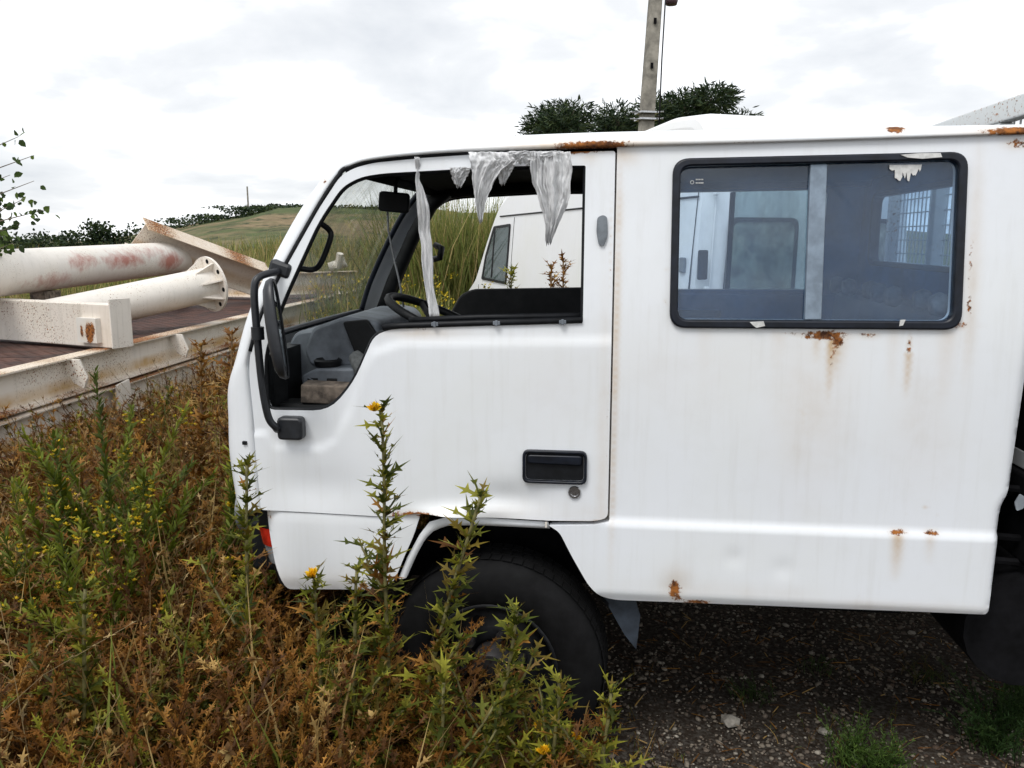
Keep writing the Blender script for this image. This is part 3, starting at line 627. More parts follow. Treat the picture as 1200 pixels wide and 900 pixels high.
for k, xx in enumerate((-1.015, -.945)):
    q = MB(); q.box((xx, .214, 1.285), (.038, .006, .050)); vv = q.build('air_vent', M_DASHD, D, bevel=.003)
    if k == 0:
        for j in range(4): q = MB(); q.box((xx, .209, 1.268+j*.012), (.034, .004, .003), (0, .5, 0)); q.build('vane', M_DASH, vv)
q = MB(); q.lathe([(0, 0), (0, .045), (.02, .05), (.026, .042), (.01, .034), (.01, 0)], (-.98, .28, 1.344), (0, 0, 1), 20); q.build('cup_holder', M_DASHD, D, autosmooth=40)
q = MB(); q.tube([(-.875, .26, 1.385), (-.845, .24, 1.36), (-.84, .22, 1.32)], [.025, .035, .025], 8); q.build('loose_wadding', M_FOAM, D, smooth=True)
q = MB(); q.box((-.95, .155, 1.205), (.30, .11, .07)); q.build('sill_ledge', M_DASHD, D, bevel=.01)
# kick panel beside the hinge pillar
q = MB(); q.grid([[Vector((-1.135, .05, z)) for z in np.linspace(.95, 1.40, 8)], [Vector((-1.085, .16, z)) for z in np.linspace(.95, 1.40, 8)]]); q.build('kick_panel', M_DASHD, truck)
# steering wheel, nearly flat
sw = Vector((-.60, .47, 1.490)); tl = R(-24)
Mx = Matrix.Rotation(-tl, 3, 'Y'); pts = [sw + Mx @ Vector((.215*math.cos(a), .215*math.sin(a), 0)) for a in np.linspace(0, 2*math.pi, 49)]
q = MB(); q.tube(pts, .0155, 8, cap=False); ST = q.build('steering_wheel', M_DASHD, truck, smooth=True)
q = MB(); q.tube([sw + Mx @ Vector((0, 0, -.05)), sw + Mx @ Vector((0, 0, -.03)), sw + Mx @ Vector((0, 0, .0))], [.07, .06, .03], 14); q.build('hub', M_DASHD, ST, smooth=True)
for a in (.9, 2.24, 4.0, 5.4):
    q = MB(); q.tube([sw + Mx @ Vector((.03*math.cos(a), .03*math.sin(a), -.035)), sw + Mx @ Vector((.205*math.cos(a), .205*math.sin(a), 0))], .012, 6); q.build('spoke', M_DASHD, ST, smooth=True)
q = MB(); q.tube([sw + Mx @ Vector((0, 0, -.04)), sw + Mx @ Vector((0, 0, -.35))], .035, 10); q.build('column', M_DASHD, ST, smooth=True)
q = MB(); q.tube([sw + Mx @ Vector((.02, -.02, -.09)), sw + Mx @ Vector((-.05, -.20, -.06))], [.009, .006], 6); q.build('stalk', M_DASHD, ST, smooth=True)
# A pillar trims inside
for s in (0, 1):
    fy = (lambda y: y) if s == 0 else (lambda y: WID-y)
    q = MB(); pp = [(-1.13, .075, 1.40), (-1.05, .10, 1.58), (-.935, .135, 1.80), (-.84, .155, 1.95), (-.76, .165, 2.01)] if s else [(-1.17, .06, 1.40), (-1.10, .075, 1.58), (-.97, .11, 1.80), (-.88, .13, 1.94), (-.80, .14, 2.00)]
    q.tube([(x+(-.02 if s == 0 else .0), fy(y), z) for x, y, z in pp],   .034 if s else .012, 8); q.build('pillar_trim', M_DASHD if s else M_BLACK, truck, smooth=True)
q = MB(); q.tube([(-.85, WID-.10, 1.69), (-.80, WID-.16, 1.70), (-.79, WID-.16, 1.745), (-.83, WID-.11, 1.76)], .016, 8); q.build('grab_handle', M_BLACK, truck, smooth=True)
# grab handle on the near pillar
q = MB(); gp = [at_y(376, 262, .10), at_y(386, 270, .13), at_y(387, 280, .13), at_y(376, 308, .13), at_y(366, 316, .13), at_y(350, 314, .10)]
q.tube(smooth3(gp, 5), .0095, 8); q.build('grab_handle', M_BLACK, truck, smooth=True)
# rear-view mirror inside with its stalk and a loose cable
mc = at_y(462, 237, .62)
q = MB(); q.box(mc, (.118, .035, .076), (0, R(5), R(14))); im = q.build('inside_mirror', M_BLACK, truck, bevel=.014, seg=3, autosmooth=40)
q = MB(); q.tube([mc+Vector((0, .02, .02)), mc+Vector((.0, .03, .07)), mc+Vector((.02, .03, .115))], .009, 6); q.build('stalk', M_BLACK, im, smooth=True)
q = MB(); q.box(mc+Vector((.0, -.02, 0)), (.106, .004, .064), (0, R(5), R(14))); q.build('glass', M_DASHD, im, bevel=.001)
q = MB(); q.tube([at_y(454, 247, .63), at_y(455, 270, .63), at_y(461, 300, .63), at_y(468, 330, .63), at_y(473, 360, .63)], .0042, 5); q.build('loose_cable', plain('grey_cable', (.30, .31, .32), .5), truck, smooth=True)
# ------------------------------------------------ door mirror: loop arm, foot, tall housing
M_MIRR = plain('mirror_housing_plastic', (.016, .018, .022), .4, .3, 20)
ap = [(-1.045, .055, 1.690), (-1.085, .0, 1.688), (-1.118, -.06, 1.672), (-1.128, -.075, 1.63), (-1.125, -.08, 1.52), (-1.118, -.08, 1.35), (-1.105, -.075, 1.235), (-1.088, -.06, 1.195), (-1.045, -.035, 1.182), (-1.010, -.02, 1.182)]
ap = [Vector(p)+Vector((.045 if 0 < i_ < 8 else 0, 0, 0)) for i_, p in enumerate(ap)]
q = MB(); q.tube(smooth3(ap, 6), .012, 8); dm = q.build('door_mirror', M_MIRR, truck, smooth=True)
q = MB(); q.prism(rrect(-1.005, 1.186, .085, .075, .018), xz, -.045, -.002); q.build('foot', M_MIRR, dm, bevel=.008, autosmooth=40)
q = MB(); q.box((-1.035, .035, 1.695), (.075, .05, .05), (0, .3, 0)); q.build('bracket', M_MIRR, dm, bevel=.012)
q = MB(); q.lathe([(-.02, 0), (-.02, .020), (.02, .020), (.02, 0)], (-1.077, -.08, 1.50), (0, 0, 1), 12); q.build('clamp', M_MIRR, dm, autosmooth=40)
# housing: an upright bowl, its glass turned back to the driver
hc = Vector((-1.012, -.10, 1.515)); HM = Matrix.Rotation(R(-8), 3, 'X') @ Matrix.Rotation(R(-9), 3, 'Y') @ Matrix.Rotation(R(15), 3, 'Z')
def sup(a, ry, rz, p=2.6): c, s = math.cos(a), math.sin(a); return (math.copysign(abs(c)**(2/p), c)*ry, math.copysign(abs(s)**(2/p), s)*rz)
rows_ = []
for (x, sc_) in ((.016, .955), (.020, 1.0), (.010, 1.02), (-.005, .97), (-.016, .82), (-.022, .5), (-.024, .05)):
    rows_.append([hc + HM @ Vector((x, *[c*sc_ for c in sup(2*math.pi*k/40, .070, .155)])) for k in range(41)])
q = MB(); q.grid(rows_); q.build('housing', M_MIRR, dm, smooth=True)
q = MB(); q.prism([sup(2*math.pi*k/40, .065, .148) for k in range(40)], lambda u, v, d: hc + HM @ Vector((d, u, v)), .0125, .0145); q.build('glass', M_MIRROR, dm)

# ------------------------------------------------ wheels, chassis
def wheel(c, side, steer=0):
    e_ = empty('wheel', c); e_.parent = truck; e_.rotation_euler = (0, 0, steer)
    s = side       # -1: outer face towards -Y
    def pr(P): return [(h*s, r) for h, r in P]
    q = MB(); q.lathe(pr([(.09, .225), (.105, .245), (.112, .29), (.105, .335), (.085, .365), (.06, .376), (0, .380), (-.06, .376), (-.085, .365), (-.105, .335), (-.11, .28), (-.09, .225)]), (0, 0, 0), (0, 1, 0), 64)
    for k in range(64):
        a = 2*math.pi*k/64
        for o_ in (-.05, .0, .05):
            q.box((math.cos(a+o_*.5)*.3795, o_, math.sin(a+o_*.5)*.3795), (.003, .044, .032), (0, -a, 0))
    t_ = q.build('tyre', M_TYRE, e_, autosmooth=35)
    q = MB(); q.lathe(pr([(.095, .228), (.10, .222), (.092, .212), (.06, .205), (.035, .195), (.03, .165), (.055, .13), (.06, .09), (.045, .08), (.045, 0)]), (0, 0, 0), (0, 1, 0), 48); rim_ = q.build('rim', M_RIM, e_, smooth=True)
    q = MB(); q.lathe(pr([(.04, .075), (.10, .07), (.118, .055), (.122, .0)]), (0, 0, 0), (0, 1, 0), 20); q.build('hub', M_HUB, rim_, autosmooth=40)
    for k in range(6):
        a = 2*math.pi*k/6+.3; q = MB(); q.lathe(pr([(.05, .0), (.085, .0), (.085, .013), (.05, .014)]), (math.cos(a)*.105, 0, math.sin(a)*.105), (0, 1, 0), 6); q.build('wheel_nut', M_HUB, rim_)
    for k in range(8):
        a = 2*math.pi*(k+.5)/8; q = MB(); q.lathe(pr([(.052, .0), (.0545, .0), (.0545, .020), (.052, .020)]), (math.cos(a)*.150, -s*.012, math.sin(a)*.150), (0, 1, 0), 12); q.build('vent_hole', M_UNDER, rim_)
    return e_
wheel((-.352, .115, .360), -1, R(-4)); wheel((-.352, WID-.115, .360), 1, R(-4))
wheel((2.45, .15, .372), -1); wheel((2.45, WID-.15, .372), 1)
for y_ in (.42, WID-.42):
    q = MB(); q.box((1.2, y_, .60), (4.7, .07, .16)); q.build('chassis_rail', M_UNDER, truck)
q = MB(); q.tube([(-.375, .15, .36), (-.375, WID-.15, .36)], .05, 8); q.build('front_axle', M_UNDER, truck)
q = MB(); q.tube([(2.45, .15, .37), (2.45, WID-.15, .37)], .07, 8); q.build('rear_axle', M_UNDER, truck)
# wheel housings
for s in (0, 1):
    fy = (lambda y: y) if s == 0 else (lambda y: WID-y)
    q = MB(); P = [(-.70, .55), (-.66, .70), (-.60, .82), (-.55, .87), (-.40, .895), (-.16, .884), (-.10, .78), (-.03, .67), (.03, .60)]
    q.grid([[Vector((x, fy(.015), z)) for x, z in P], [Vector((x, fy(.36), z)) for x, z in P]])
    q.grid([[Vector((x, fy(.36), z)) for x, z in P], [Vector((x, fy(.36), .55)) for x, z in P]]); q.build('wheel_housing', M_UNDER, truck)
    q = MB(); q.prism([(-.01, .655), (.11, .64), (.135, .56), (.125, .44), (.085, .49), (.04, .57)], lambda u, v, d: Vector((u, fy(d), v)), .05, .058); mf = q.build('mud_flap', plain('mud_flap_rubber%d' % s, (.035, .045, .06), .5, .4, 14), truck)
q = MB(); q.box((.86, .50, .565), (.40, .40, .15)); q.build('tool_box', M_UNDER, truck, bevel=.02)
q = MB(); q.tube([(1.36, .10, .55), (1.36, .62, .55)], .19, 20); q.build('air_tank', M_UNDER, truck, autosmooth=40)
q = MB(); q.box((1.40, .22, .93), (.16, .30, .30)); q.build('battery_box', M_UNDER, truck, bevel=.01)
for z_ in (.78, .86, 1.02): q = MB(); q.tube([(1.25, .12, z_), (1.6, .12, z_-.02)], .012, 6); q.build('pipe', M_UNDER, truck)
q = MB(); q.prism(fillet([(1.262, .99), (1.275, 1.02), (1.292, 1.01), (1.29, .975), (1.27, .965)], .006), xz, .055, .06); q.build('torn_label', plain('pale_label', (.45, .50, .55), .7), truck)
# load bed with low boards and the mesh rack behind the cab
q = MB(); q.box((2.55, WID/2, 1.02), (2.5, WID+.10, .10)); bed = q.build('load_bed', M_UNDER, truck, bevel=.01)
for y_ in (-.04, WID+.04): q = MB(); q.box((2.55, y_, 1.26), (2.48, .03, .36)); q.build('side_board', M_BLUE, bed, bevel=.004)
q = MB(); q.box((1.322, WID/2, 1.30), (.012, WID+.08, .62)); q.build('dark_gap_plate', M_UNDER, bed)  # dark plate added so the gap behind the cab reads as shade
xr = 1.34
rack = MB(); z0, z1 = 1.075, 2.215
rack.box((xr, WID/2, z1), (.05, WID+.08, .07)); RK = rack.build('mesh_rack', M_RACK, truck, bevel=.005)
q = MB(); q.box((xr, WID/2, z0+.03), (.05, WID+.08, .06)); q.build('rail', M_RACK, RK, bevel=.005)
q = MB(); q.box((xr+.001, WID/2, 1.66), (.04, WID-.05, .05)); q.build('rail', M_RACK, RK, bevel=.005)
for y_ in (-.02, WID*.36, WID*.68, WID+.02): q = MB(); q.box((xr+.002, y_, (z0+z1)/2), (.046, .05, z1-z0-.07)); q.build('post', M_RACK, RK, bevel=.005)
q = MB()
for k in range(int(WID/.045)): q.tube([(xr+.012, .02+k*.045, z0), (xr+.012, .02+k*.045, z1-.03)], .0035, 4)
for k in range(int((z1-z0)/.06)): q.tube([(xr+.018, 0, z0+.05+k*.06), (xr+.018, WID, z0+.05+k*.06)], .0035, 4)
mesh_ = q.build('wire_mesh', M_RACK, RK); mesh_['kind'] = 'stuff'

# ------------------------------------------------ things on and in the truck
q = MB(); q.box((0, 0, 0), (.155, .10, .062)); blk = q.build('wood_block', M_WOOD, None, bevel=.004)
blk.location = (-.945, .155, 1.272); blk.rotation_euler = (0, R(3), R(8)); tag(blk, 'weathered grey block of wood lying inside the open door window', 'wood block')
# torn plastic sheeting caught in the door frame
m, n, l, b = nodes('torn_polythene'); t = tex(n, l, 30, 6, .65, sc=(3, 3, .4)); c_ = ramp(n, l, t.outputs[0], .3, .7, (.86, .87, .88), (.97, .97, .97)).outputs[0]; l.new(c_, b.inputs['Base Color']); b.inputs['Roughness'].default_value = .4
tl_ = n.new('ShaderNodeBsdfTranslucent'); l.new(c_, tl_.inputs[0]); s_ = n.new('ShaderNodeMixShader'); s_.inputs[0].default_value = .18; o_ = [x for x in n if x.type == 'OUTPUT_MATERIAL'][0]
l.new(b.outputs[0], s_.inputs[1]); l.new(tl_.outputs[0], s_.inputs[2]); tp_ = n.new('ShaderNodeBsdfTransparent'); s3 = n.new('ShaderNodeMixShader'); l.new(ramp(n, l, t.outputs[0], .35, .6, (.34,)*3, (.06,)*3).outputs[0], s3.inputs[0]); l.new(s_.outputs[0], s3.inputs[1]); l.new(tp_.outputs[0], s3.inputs[2]); l.new(s3.outputs[0], o_.inputs[0]); bump(n, l, b, t.outputs[0], .5, .01); M_PLASTIC = MATS['torn_polythene']
def strip(name, keys, label, folds=5, amp=.014, seed=0, parent=None):
    """hanging sheet: keys = (left px, right px, row px, Y) down its length; folds run lengthwise"""
    random.seed(seed); NU, NV = 40, 46; rows = []
    ks = np.array(keys, float); tt = np.linspace(0, 1, len(ks)); ph = random.random()*6
    for j in range(NV):
        v = j/(NV-1); xl, xr_, yy, Y = [np.interp(v, tt, ks[:,i]) for i in range(4)]
        xl += 1.6*mnoise.noise(Vector((v*9, seed, 0))); xr_ += 1.6*mnoise.noise(Vector((v*9, seed, 5)))
        row = []
        for i in range(NU):
            u = i/(NU-1); sk_ = 3.0*mnoise.noise(Vector((u*5, v*1.5, seed)))
            yj = yy + sk_*(.4+v) + (5*mnoise.noise(Vector((u*14, seed*3.1, 2))) if j == NV-1 else 0)
            p = at_y(xl+(xr_-xl)*u, yj, Y-.034*max(0, 1-v*.8) if Y < .08 else Y-.03)
            f = amp*1.3*mnoise.noise(Vector((u*folds*1.7, v*1.6, seed+.3))) + amp*1.1*(.5-abs(mnoise.noise(Vector((u*folds*3.1+v*2.2, v*3.0-u, seed+7))))*2) + amp*.55*mnoise.noise(Vector((u*17+v*3, v*2.2, seed+9))) + amp*.25*mnoise.noise(Vector((u*22, v*20, seed+9)))
            p.y += f; row.append(p)
        rows.append(row)
    q = MB(); q.grid(rows); o = q.build(name, M_PLASTIC, parent, smooth=True)
    sol = o.modifiers.new('s', 'SOLIDIFY'); sol.thickness = .0012
    return tag(o, label, 'plastic sheet', 'torn plastic caught in the door frame') if not parent else o
strip('torn_plastic', [(548,600,178,.066),(551,604,188,.060),(553,588,200,.062),(555,576,218,.064),(557,568,238,.066),(561,565,258,.068)], 'torn plastic with a short pointed tail hanging mid-way along the door frame', 3, .010, 1)
strip('torn_plastic', [(622,668,178,.062),(622,670,190,.055),(624,669,215,.056),(633,665,240,.06),(639,655,262,.062),(640,646,286,.064)], 'widest sheet of torn plastic hanging in the rear top corner of door window', 4, .013, 2)
strip('torn_plastic', [(486,491,184,.075),(487,492,210,.09),(488,502,240,.10),(491,505,270,.12),(494,507,300,.13),(498,508,335,.135),(503,515,371,.14)], 'long thin twist of grey plastic hanging down to the window sill', 1, .008, 4)
strip('torn_plastic', [(527,552,196,.075),(528,550,202,.072),(530,546,210,.074),(535,541,218,.076)], 'small grey scrap of plastic under the door frame', 2, .006, 5)
strip('torn_plastic', [(577,606,188,.072),(579,602,196,.070),(583,598,204,.07),(586,592,215,.072)], 'short triangular flap of plastic beside the widest sheet', 2, .008, 6)
strip('torn_plastic', [(596,660,177,.060),(597,655,182,.056),(600,640,187,.058),(604,628,191,.060)], 'crumpled plastic bunched along the top of the door frame', 4, .007, 8)

# ================================================================== THE WHITE VAN BEHIND, nose away from us
VH = R(29); h_ = Vector((-math.sin(VH), math.cos(VH), 0)); r_ = Vector((math.cos(VH), math.sin(VH), 0))
v0 = at_d(812, 280, 5.25); v0.z = 0
van = empty('panel_van', v0, 0, 'white high-roofed panel van standing behind the truck, nose pointing away', 'van')
VW = 1.95
def vp(s, z, w): return h_*s + r_*w + Vector((0, 0, z))
SIDE = [(0.02, .45), (0.0, .9), (.015, 2.0), (.06, 2.50), (.16, 2.60), (.5, 2.62), (1.3, 2.54), (2.2, 2.42), (3.0, 2.34), (3.35, 2.28), (3.60, 2.14), (3.88, 1.76), (4.16, 1.34), (4.35, 1.22), (4.62, 1.06), (4.70, .85), (4.70, .42), (4.50, .36), (4.30, .62), (4.00, .72), (3.70, .62), (3.50, .36), (1.5, .36), (1.3, .62), (1.0, .72), (.70, .62), (.5, .40)]
SIDE = fillet(SIDE, .06, 3)
rows = []
nS = len(SIDE)
for (w_, ins) in ((0, .10), (.02, .045), (.07, .012), (.16, .0), (VW/2, -.012), (VW-.16, 0), (VW-.07, .012), (VW-.02, .045), (VW, .10)):
    row = []
    for (s, z) in SIDE + [SIDE[0]]:
        k = float(sstep(1.9, 2.5, z)); lean = .11*max(0, (z-1.2)/1.35)
        ww = w_ + lean*(1-2*w_/VW)
        zz_ = z - ins*k*.9; ss = s + (ins*.5 if s < .3 else (-ins*.5 if s > 3 else 0))
        row.append(vp(ss, zz_, ww))
    rows.append(row)
body = MB(); body.grid(rows)
for w_, row in ((0, rows[0]), (1, rows[-1])):
    V2, T2 = tri2d(SIDE, [], .12)
    # fill each side with the outline's own fan of triangles
    vv = []
    for (s, z) in V2:
        lean = .11*max(0, (z-1.2)/1.35); ins = .10; k = float(sstep(1.9, 2.5, z)); ww = (0 if not w_ else VW) + lean*(1-2*w_)
        ss = s + (ins*.5*float(sstep(.3, .1, s))) - ins*.5*float(sstep(3.0, 3.1, s))
        vv.append(vp(ss, z-ins*k*.9, ww))
    body.add(vv, [tuple(t) for t in T2])
vb = body.build('body', M_VAN, van, autosmooth=30)
def vside(s, z, d): 
    lean = .11*max(0, (z-1.2)/1.35); return vp(s, z, lean-d)
def van_part(name, poly, mat, d0=-.004, d1=.010, parent=None, bev=.004):
    q = MB(); q.prism(poly, vside, d0, d1); return q.build(name, mat, parent or van, bevel=bev)
dw = van_part('door_window', fillet([(3.22, 1.92), (3.64, 1.90), (3.82, 1.60), (3.88, 1.38), (3.22, 1.36)], .03), M_VGLASS, .004, .008, bev=0)
q = MB(); ring(q, fillet([(3.20, 1.94), (3.65, 1.92), (3.84, 1.61), (3.91, 1.36), (3.20, 1.34)], .03), fillet([(3.225, 1.915), (3.625, 1.895), (3.805, 1.60), (3.865, 1.385), (3.225, 1.365)], .03), vside, .002, .012); q.build('frame', M_BLACK, dw)
van_part('quarter_bar', [(3.60, 1.90), (3.63, 1.90), (3.63, 1.39), (3.60, 1.39)], M_BLACK, .008, .013)
q = MB(); ws = [(3.62, 2.10), (3.88, 1.74), (4.14, 1.34)]
q.grid([[vp(s+.02, z+.02, w_) for w_ in (.16, VW/2, VW-.16)] for s, z in ws]); q.build('windscreen', M_VGLASS, van)
for z0_, s0, s1 in ((2.02, .05, 2.66),):
    q = MB(); q.tube([vside(s, 2.06-.012*s, .004) for s in np.linspace(s0, 3.5, 8)], .007, 5); q.build('gutter_seam', M_DASHD, van)
def seam(s, za, zb): q = MB(); q.tube([vside(s, z, .001) for z in np.linspace(za, zb, 6)], .0035, 4); q.build('door_seam', M_DASHD, van)
seam(3.12, .5, 2.0); seam(4.0, .75, 1.3); seam(1.05, .9, 2.2); seam(.06, .6, 2.3)
van_part('side_moulding', [(.1, .78), (3.5, .78), (3.5, .66), (.1, .66)], M_DASHD, 0, .02)
def vrear(u, z, d): return vp(-d+.015*max(0, z-1.9)*2, z, u + .11*max(0, (z-1.2)/1.35)*(1-2*u/VW))
for u0, u1 in ((.10, .96), (.99, 1.85)):
    q = MB(); ring(q, fillet([(u0, 2.30), (u1, 2.30), (u1, .62), (u0, .62)], .05), fillet([(u0+.012, 2.288), (u1-.012, 2.288), (u1-.012, .632), (u0+.012, .632)], .045), vrear, .002, .008); rd = q.build('rear_door', M_VAN, van, bevel=.003)
    wo = fillet([(u0+.13, 1.93), (u1-.13, 1.93), (u1-.13, 1.36), (u0+.13, 1.36)], .07); wi = fillet([(u0+.16, 1.90), (u1-.16, 1.90), (u1-.16, 1.39), (u0+.16, 1.39)], .06)
    q = MB(); ring(q, wo, wi, vrear, .004, .016); q.build('window_seal', M_SEAL, rd)
    q = MB(); q.prism(wi, vrear, .006, .010); q.build('window', plain('sun_film_%d' % int(u0*10), (.34, .35, .30), .5, .5, 9), rd)
for z in (.85, 1.45, 2.1):
    q = MB(); q.box(vrear(.085, z, .02), (.03, .03, .07), (0, 0, VH)); q.build('hinge', M_VAN, van, bevel=.006)
q = MB(); q.box(vrear(.035, 1.625, .02), (.075, .02, .19), (0, 0, VH)); q.build('rear_latch', M_BLACK, van, bevel=.012)
q = MB(); q.box(vside(.14, 1.62, .012), (.02, .06, .10), (0, 0, VH)); q.build('door_catch', M_DASH, van, bevel=.008)
for z in (1.12,): q = MB(); q.box(vrear(.06, z, .012), (.10, .03, .34), (0, 0, VH)); q.build('tail_lamp', M_LAMP, van, bevel=.01)
q = MB(); q.box(vp(-.05, .48, VW/2), (VW-.1, .10, .16), (0, 0, VH)); q.build('rear_bumper', M_BLACK, van, bevel=.02)
for s in (1.0, 4.0):
    for w_ in (.13, VW-.13):
        e_ = empty('wheel', vp(s, .33, w_)); e_.parent = van
        q = MB(); q.lathe([(-.10, .0), (-.10, .20), (-.11, .26), (-.08, .325), (.08, .325), (.11, .26), (.10, .2), (.10, 0)], (0, 0, 0), r_, 32); q.build('tyre', M_TYRE, e_, autosmooth=40)
        q = MB(); q.lathe([(-.112, .0), (-.112, .15), (-.105, .2), (.105, .2), (.112, .15), (.112, 0)], (0, 0, 0), r_, 24); q.build('rim', M_HUB, e_, autosmooth=40)

# ================================================================== TRAILER WITH WHITE STEEL, at the left
TZ = 1.0
ta = at_z(0, 438, TZ); tb = at_z(290, 370, TZ); td = (tb-ta); td.z = 0; td.normalize(); tn = Vector((td.y, -td.x, 0))   # along, and to the right
def tp(u, v, z): return ta + td*u + tn*v + Vector((0, 0, z-TZ))
steel_marks = True
def ibeam(name, a, b, H, Wd, label, cat='beam', up=Vector((0,0,1)), tf=.014, group=None, parent=None, mat=None, channel=False, marks=None):
    """rolled steel beam from a to b (axis through its middle), web and flanges"""
    a = Vector(a); b = Vector(b); A = (b-a).normalized(); S = A.cross(up).normalized(); U = S.cross(A)
    h2, w2, t2 = H/2, Wd/2, tf*.4
    if channel: sec = [(-t2, -h2), (Wd, -h2), (Wd, -h2+tf), (t2, -h2+tf), (t2, h2-tf), (Wd, h2-tf), (Wd, h2), (-t2, h2)]
    else: sec = [(-w2, -h2), (w2, -h2), (w2, -h2+tf), (t2, -h2+tf), (t2, h2-tf), (w2, h2-tf), (w2, h2), (-w2, h2), (-w2, h2-tf), (-t2, h2-tf), (-t2, -h2+tf), (-w2, -h2+tf)]
    fine_ = []
    for i, p_ in enumerate(sec):
        q_ = sec[(i+1) % len(sec)]; fine_.append(p_)
        if abs(p_[0]-q_[0]) < 1e-6 and abs(p_[1]-q_[1]) > H*.5: fine_ += [(p_[0], p_[1]+(q_[1]-p_[1])*k/6) for k in range(1, 6)]
    sec = fine_
    Ln = (b-a).length; nseg = max(2, int(Ln/.05)); n_ = len(sec); vs = []
    for i in range(nseg+1):
        p = a + A*(Ln*i/nseg); vs += [p + S*u + U*v for u, v in sec]
    fs = [tuple(range(n_-1, -1, -1)), tuple(nseg*n_+k for k in range(n_))]
    for i in range(nseg):
        for k in range(n_): fs.append((i*n_+k, i*n_+(k+1) % n_, (i+1)*n_+(k+1) % n_, (i+1)*n_+k))
    q = MB(); q.add(vs, fs); o = q.build(name, mat or M_STEEL, parent, bevel=.003)
    # rust gathers in the angles of the lower flange and along edges
    V = np.array([v.co for v in o.data.vertices]); rel = (V-np.array(a))@np.array(U); s_ = (V-np.array(a))@np.array(A)
    nn = np.array([.5+.5*mnoise.noise(Vector((float(x)*2.3, float(y)*3, 4.2))) for x, y in zip(s_, rel)])
    st = np.clip((.5-np.abs(rel+h2*.5)/h2)*2.2, 0, 1)*2.1*nn + 1.1*(rel > h2*.9)*nn
    ru = 1.15*(rel > h2*.97)*nn + 1.1*(rel < -h2*.8)*nn
    for nm, d in (('rust', ru), ('stain', st)):
        at_ = o.data.attributes.new(nm, 'FLOAT', 'POINT'); at_.data.foreach_set('value', d)
    if label: tag(o, label, cat, group, 'thing')
    return o
trailer = empty('flatbed_trailer', tp(4, -1.0, 0), 0, 'flatbed trailer with rusty deck edged by cream steel beams', 'trailer')
def under(o): o.parent = trailer; o.matrix_parent_inverse = Matrix.Translation(-trailer.location); return o
LEN = 10.5
under(ibeam('edge_beam', tp(-3, -.05, TZ-.13), tp(LEN, -.05, TZ-.13), .26, .14, None))
under(ibeam('lower_beam', tp(-3, -.02, TZ-.40), tp(LEN, -.02, TZ-.40), .24, .14, None))
under(ibeam('edge_beam', tp(-3, -2.25, TZ-.13), tp(LEN, -2.25, TZ-.13), .26, .14, None))
M_DECK = plain('rusty_deck_plate', (.085, .036, .024), .7, .5, 5, col2=(.032, .016, .013))
# chequer plates with their raised tread
for k in range(7):
    q = MB(); u0 = -3+k*1.9; q.box((0, 0, 0), (2.04, 1.885, .012)); pl = q.build('deck_plate', M_DECK, trailer)
    pl.matrix_parent_inverse = Matrix.Translation(-trailer.location); c_ = tp(u0+.95, -1.15, TZ-.03); pl.location = c_; pl.rotation_euler = (0, 0, math.atan2(tn.y, tn.x))
    q = MB(); ca, sa_ = math.cos(.78), math.sin(.78)
    for i in range(34):
        for j in range(31):
            x = -1.0+i*.06; y = -.92+j*.06; sg = 1 if (i+j) % 2 else -1; dx, dy = .021, .021*sg
            px_, py_ = -dy*.22, dx*.22
            n0 = len(q.v); q.v += [(x-dx, y-dy, .006), (x+px_, y+py_, .0085), (x+dx, y+dy, .006), (x-px_, y-py_, .0085)]; q.f.append((n0, n0+1, n0+2, n0+3)); q.m.append(0)
    tr_ = q.build('tread', M_DECK, pl); tr_['kind'] = 'stuff'
for k in range(6):
    under(ibeam('cross_member', tp(-2.4+k*2.2, -2.18, TZ-.15), tp(-2.4+k*2.2, -.13, TZ-.15), .20, .08, None))
# gusset lugs welded on the edge
for (px_, py_, w_, hh) in ((95, 420, .05, .20), (218, 391, .05, .17)):
    c_ = at_z(px_, py_, TZ-.005); u = (c_-ta).dot(td)
    q = MB(); P = [(0, 0), (.10, .0), (.15, -.13), (.12, -.20), (.05, -.16), (0, -.05)]
    q.prism(P, lambda a_, b_, d: tp(u+d, -.03+a_, TZ-.012+b_), -.012, .012); under(q.build('lug', M_STEEL, None, bevel=.003))
c_ = at_z(140, 455, TZ-.29); u = (c_-ta).dot(td)
q = MB(); q.prism([(0, 0), (.14, .02), (.16, -.10), (.10, -.20), (0, -.2)], lambda a_, b_, d: tp(u+a_*1.2, .055+d, TZ-.27+b_), -.01, .01); lug = under(q.build('lug', M_STEEL, None, bevel=.003))
for k in range(3):
    for v_ in (-.35, -1.95):
        e_ = empty('wheel', tp(3.0+k*1.0, v_, .36)); under(e_)
        q = MB(); q.lathe([(-.12, 0), (-.12, .2), (-.12, .28), (-.09, .36), (.09, .36), (.12, .28), (.12, .2), (.12, 0)], (0, 0, 0), tn, 28); q.build('tyre', M_TYRE, e_, autosmooth=40)
q = MB(); q.box(tp(-2.2, -1.1, .36), (.12, 1.4, .70), (0, 0, 0)); under(q.build('landing_leg', M_UNDER, None))
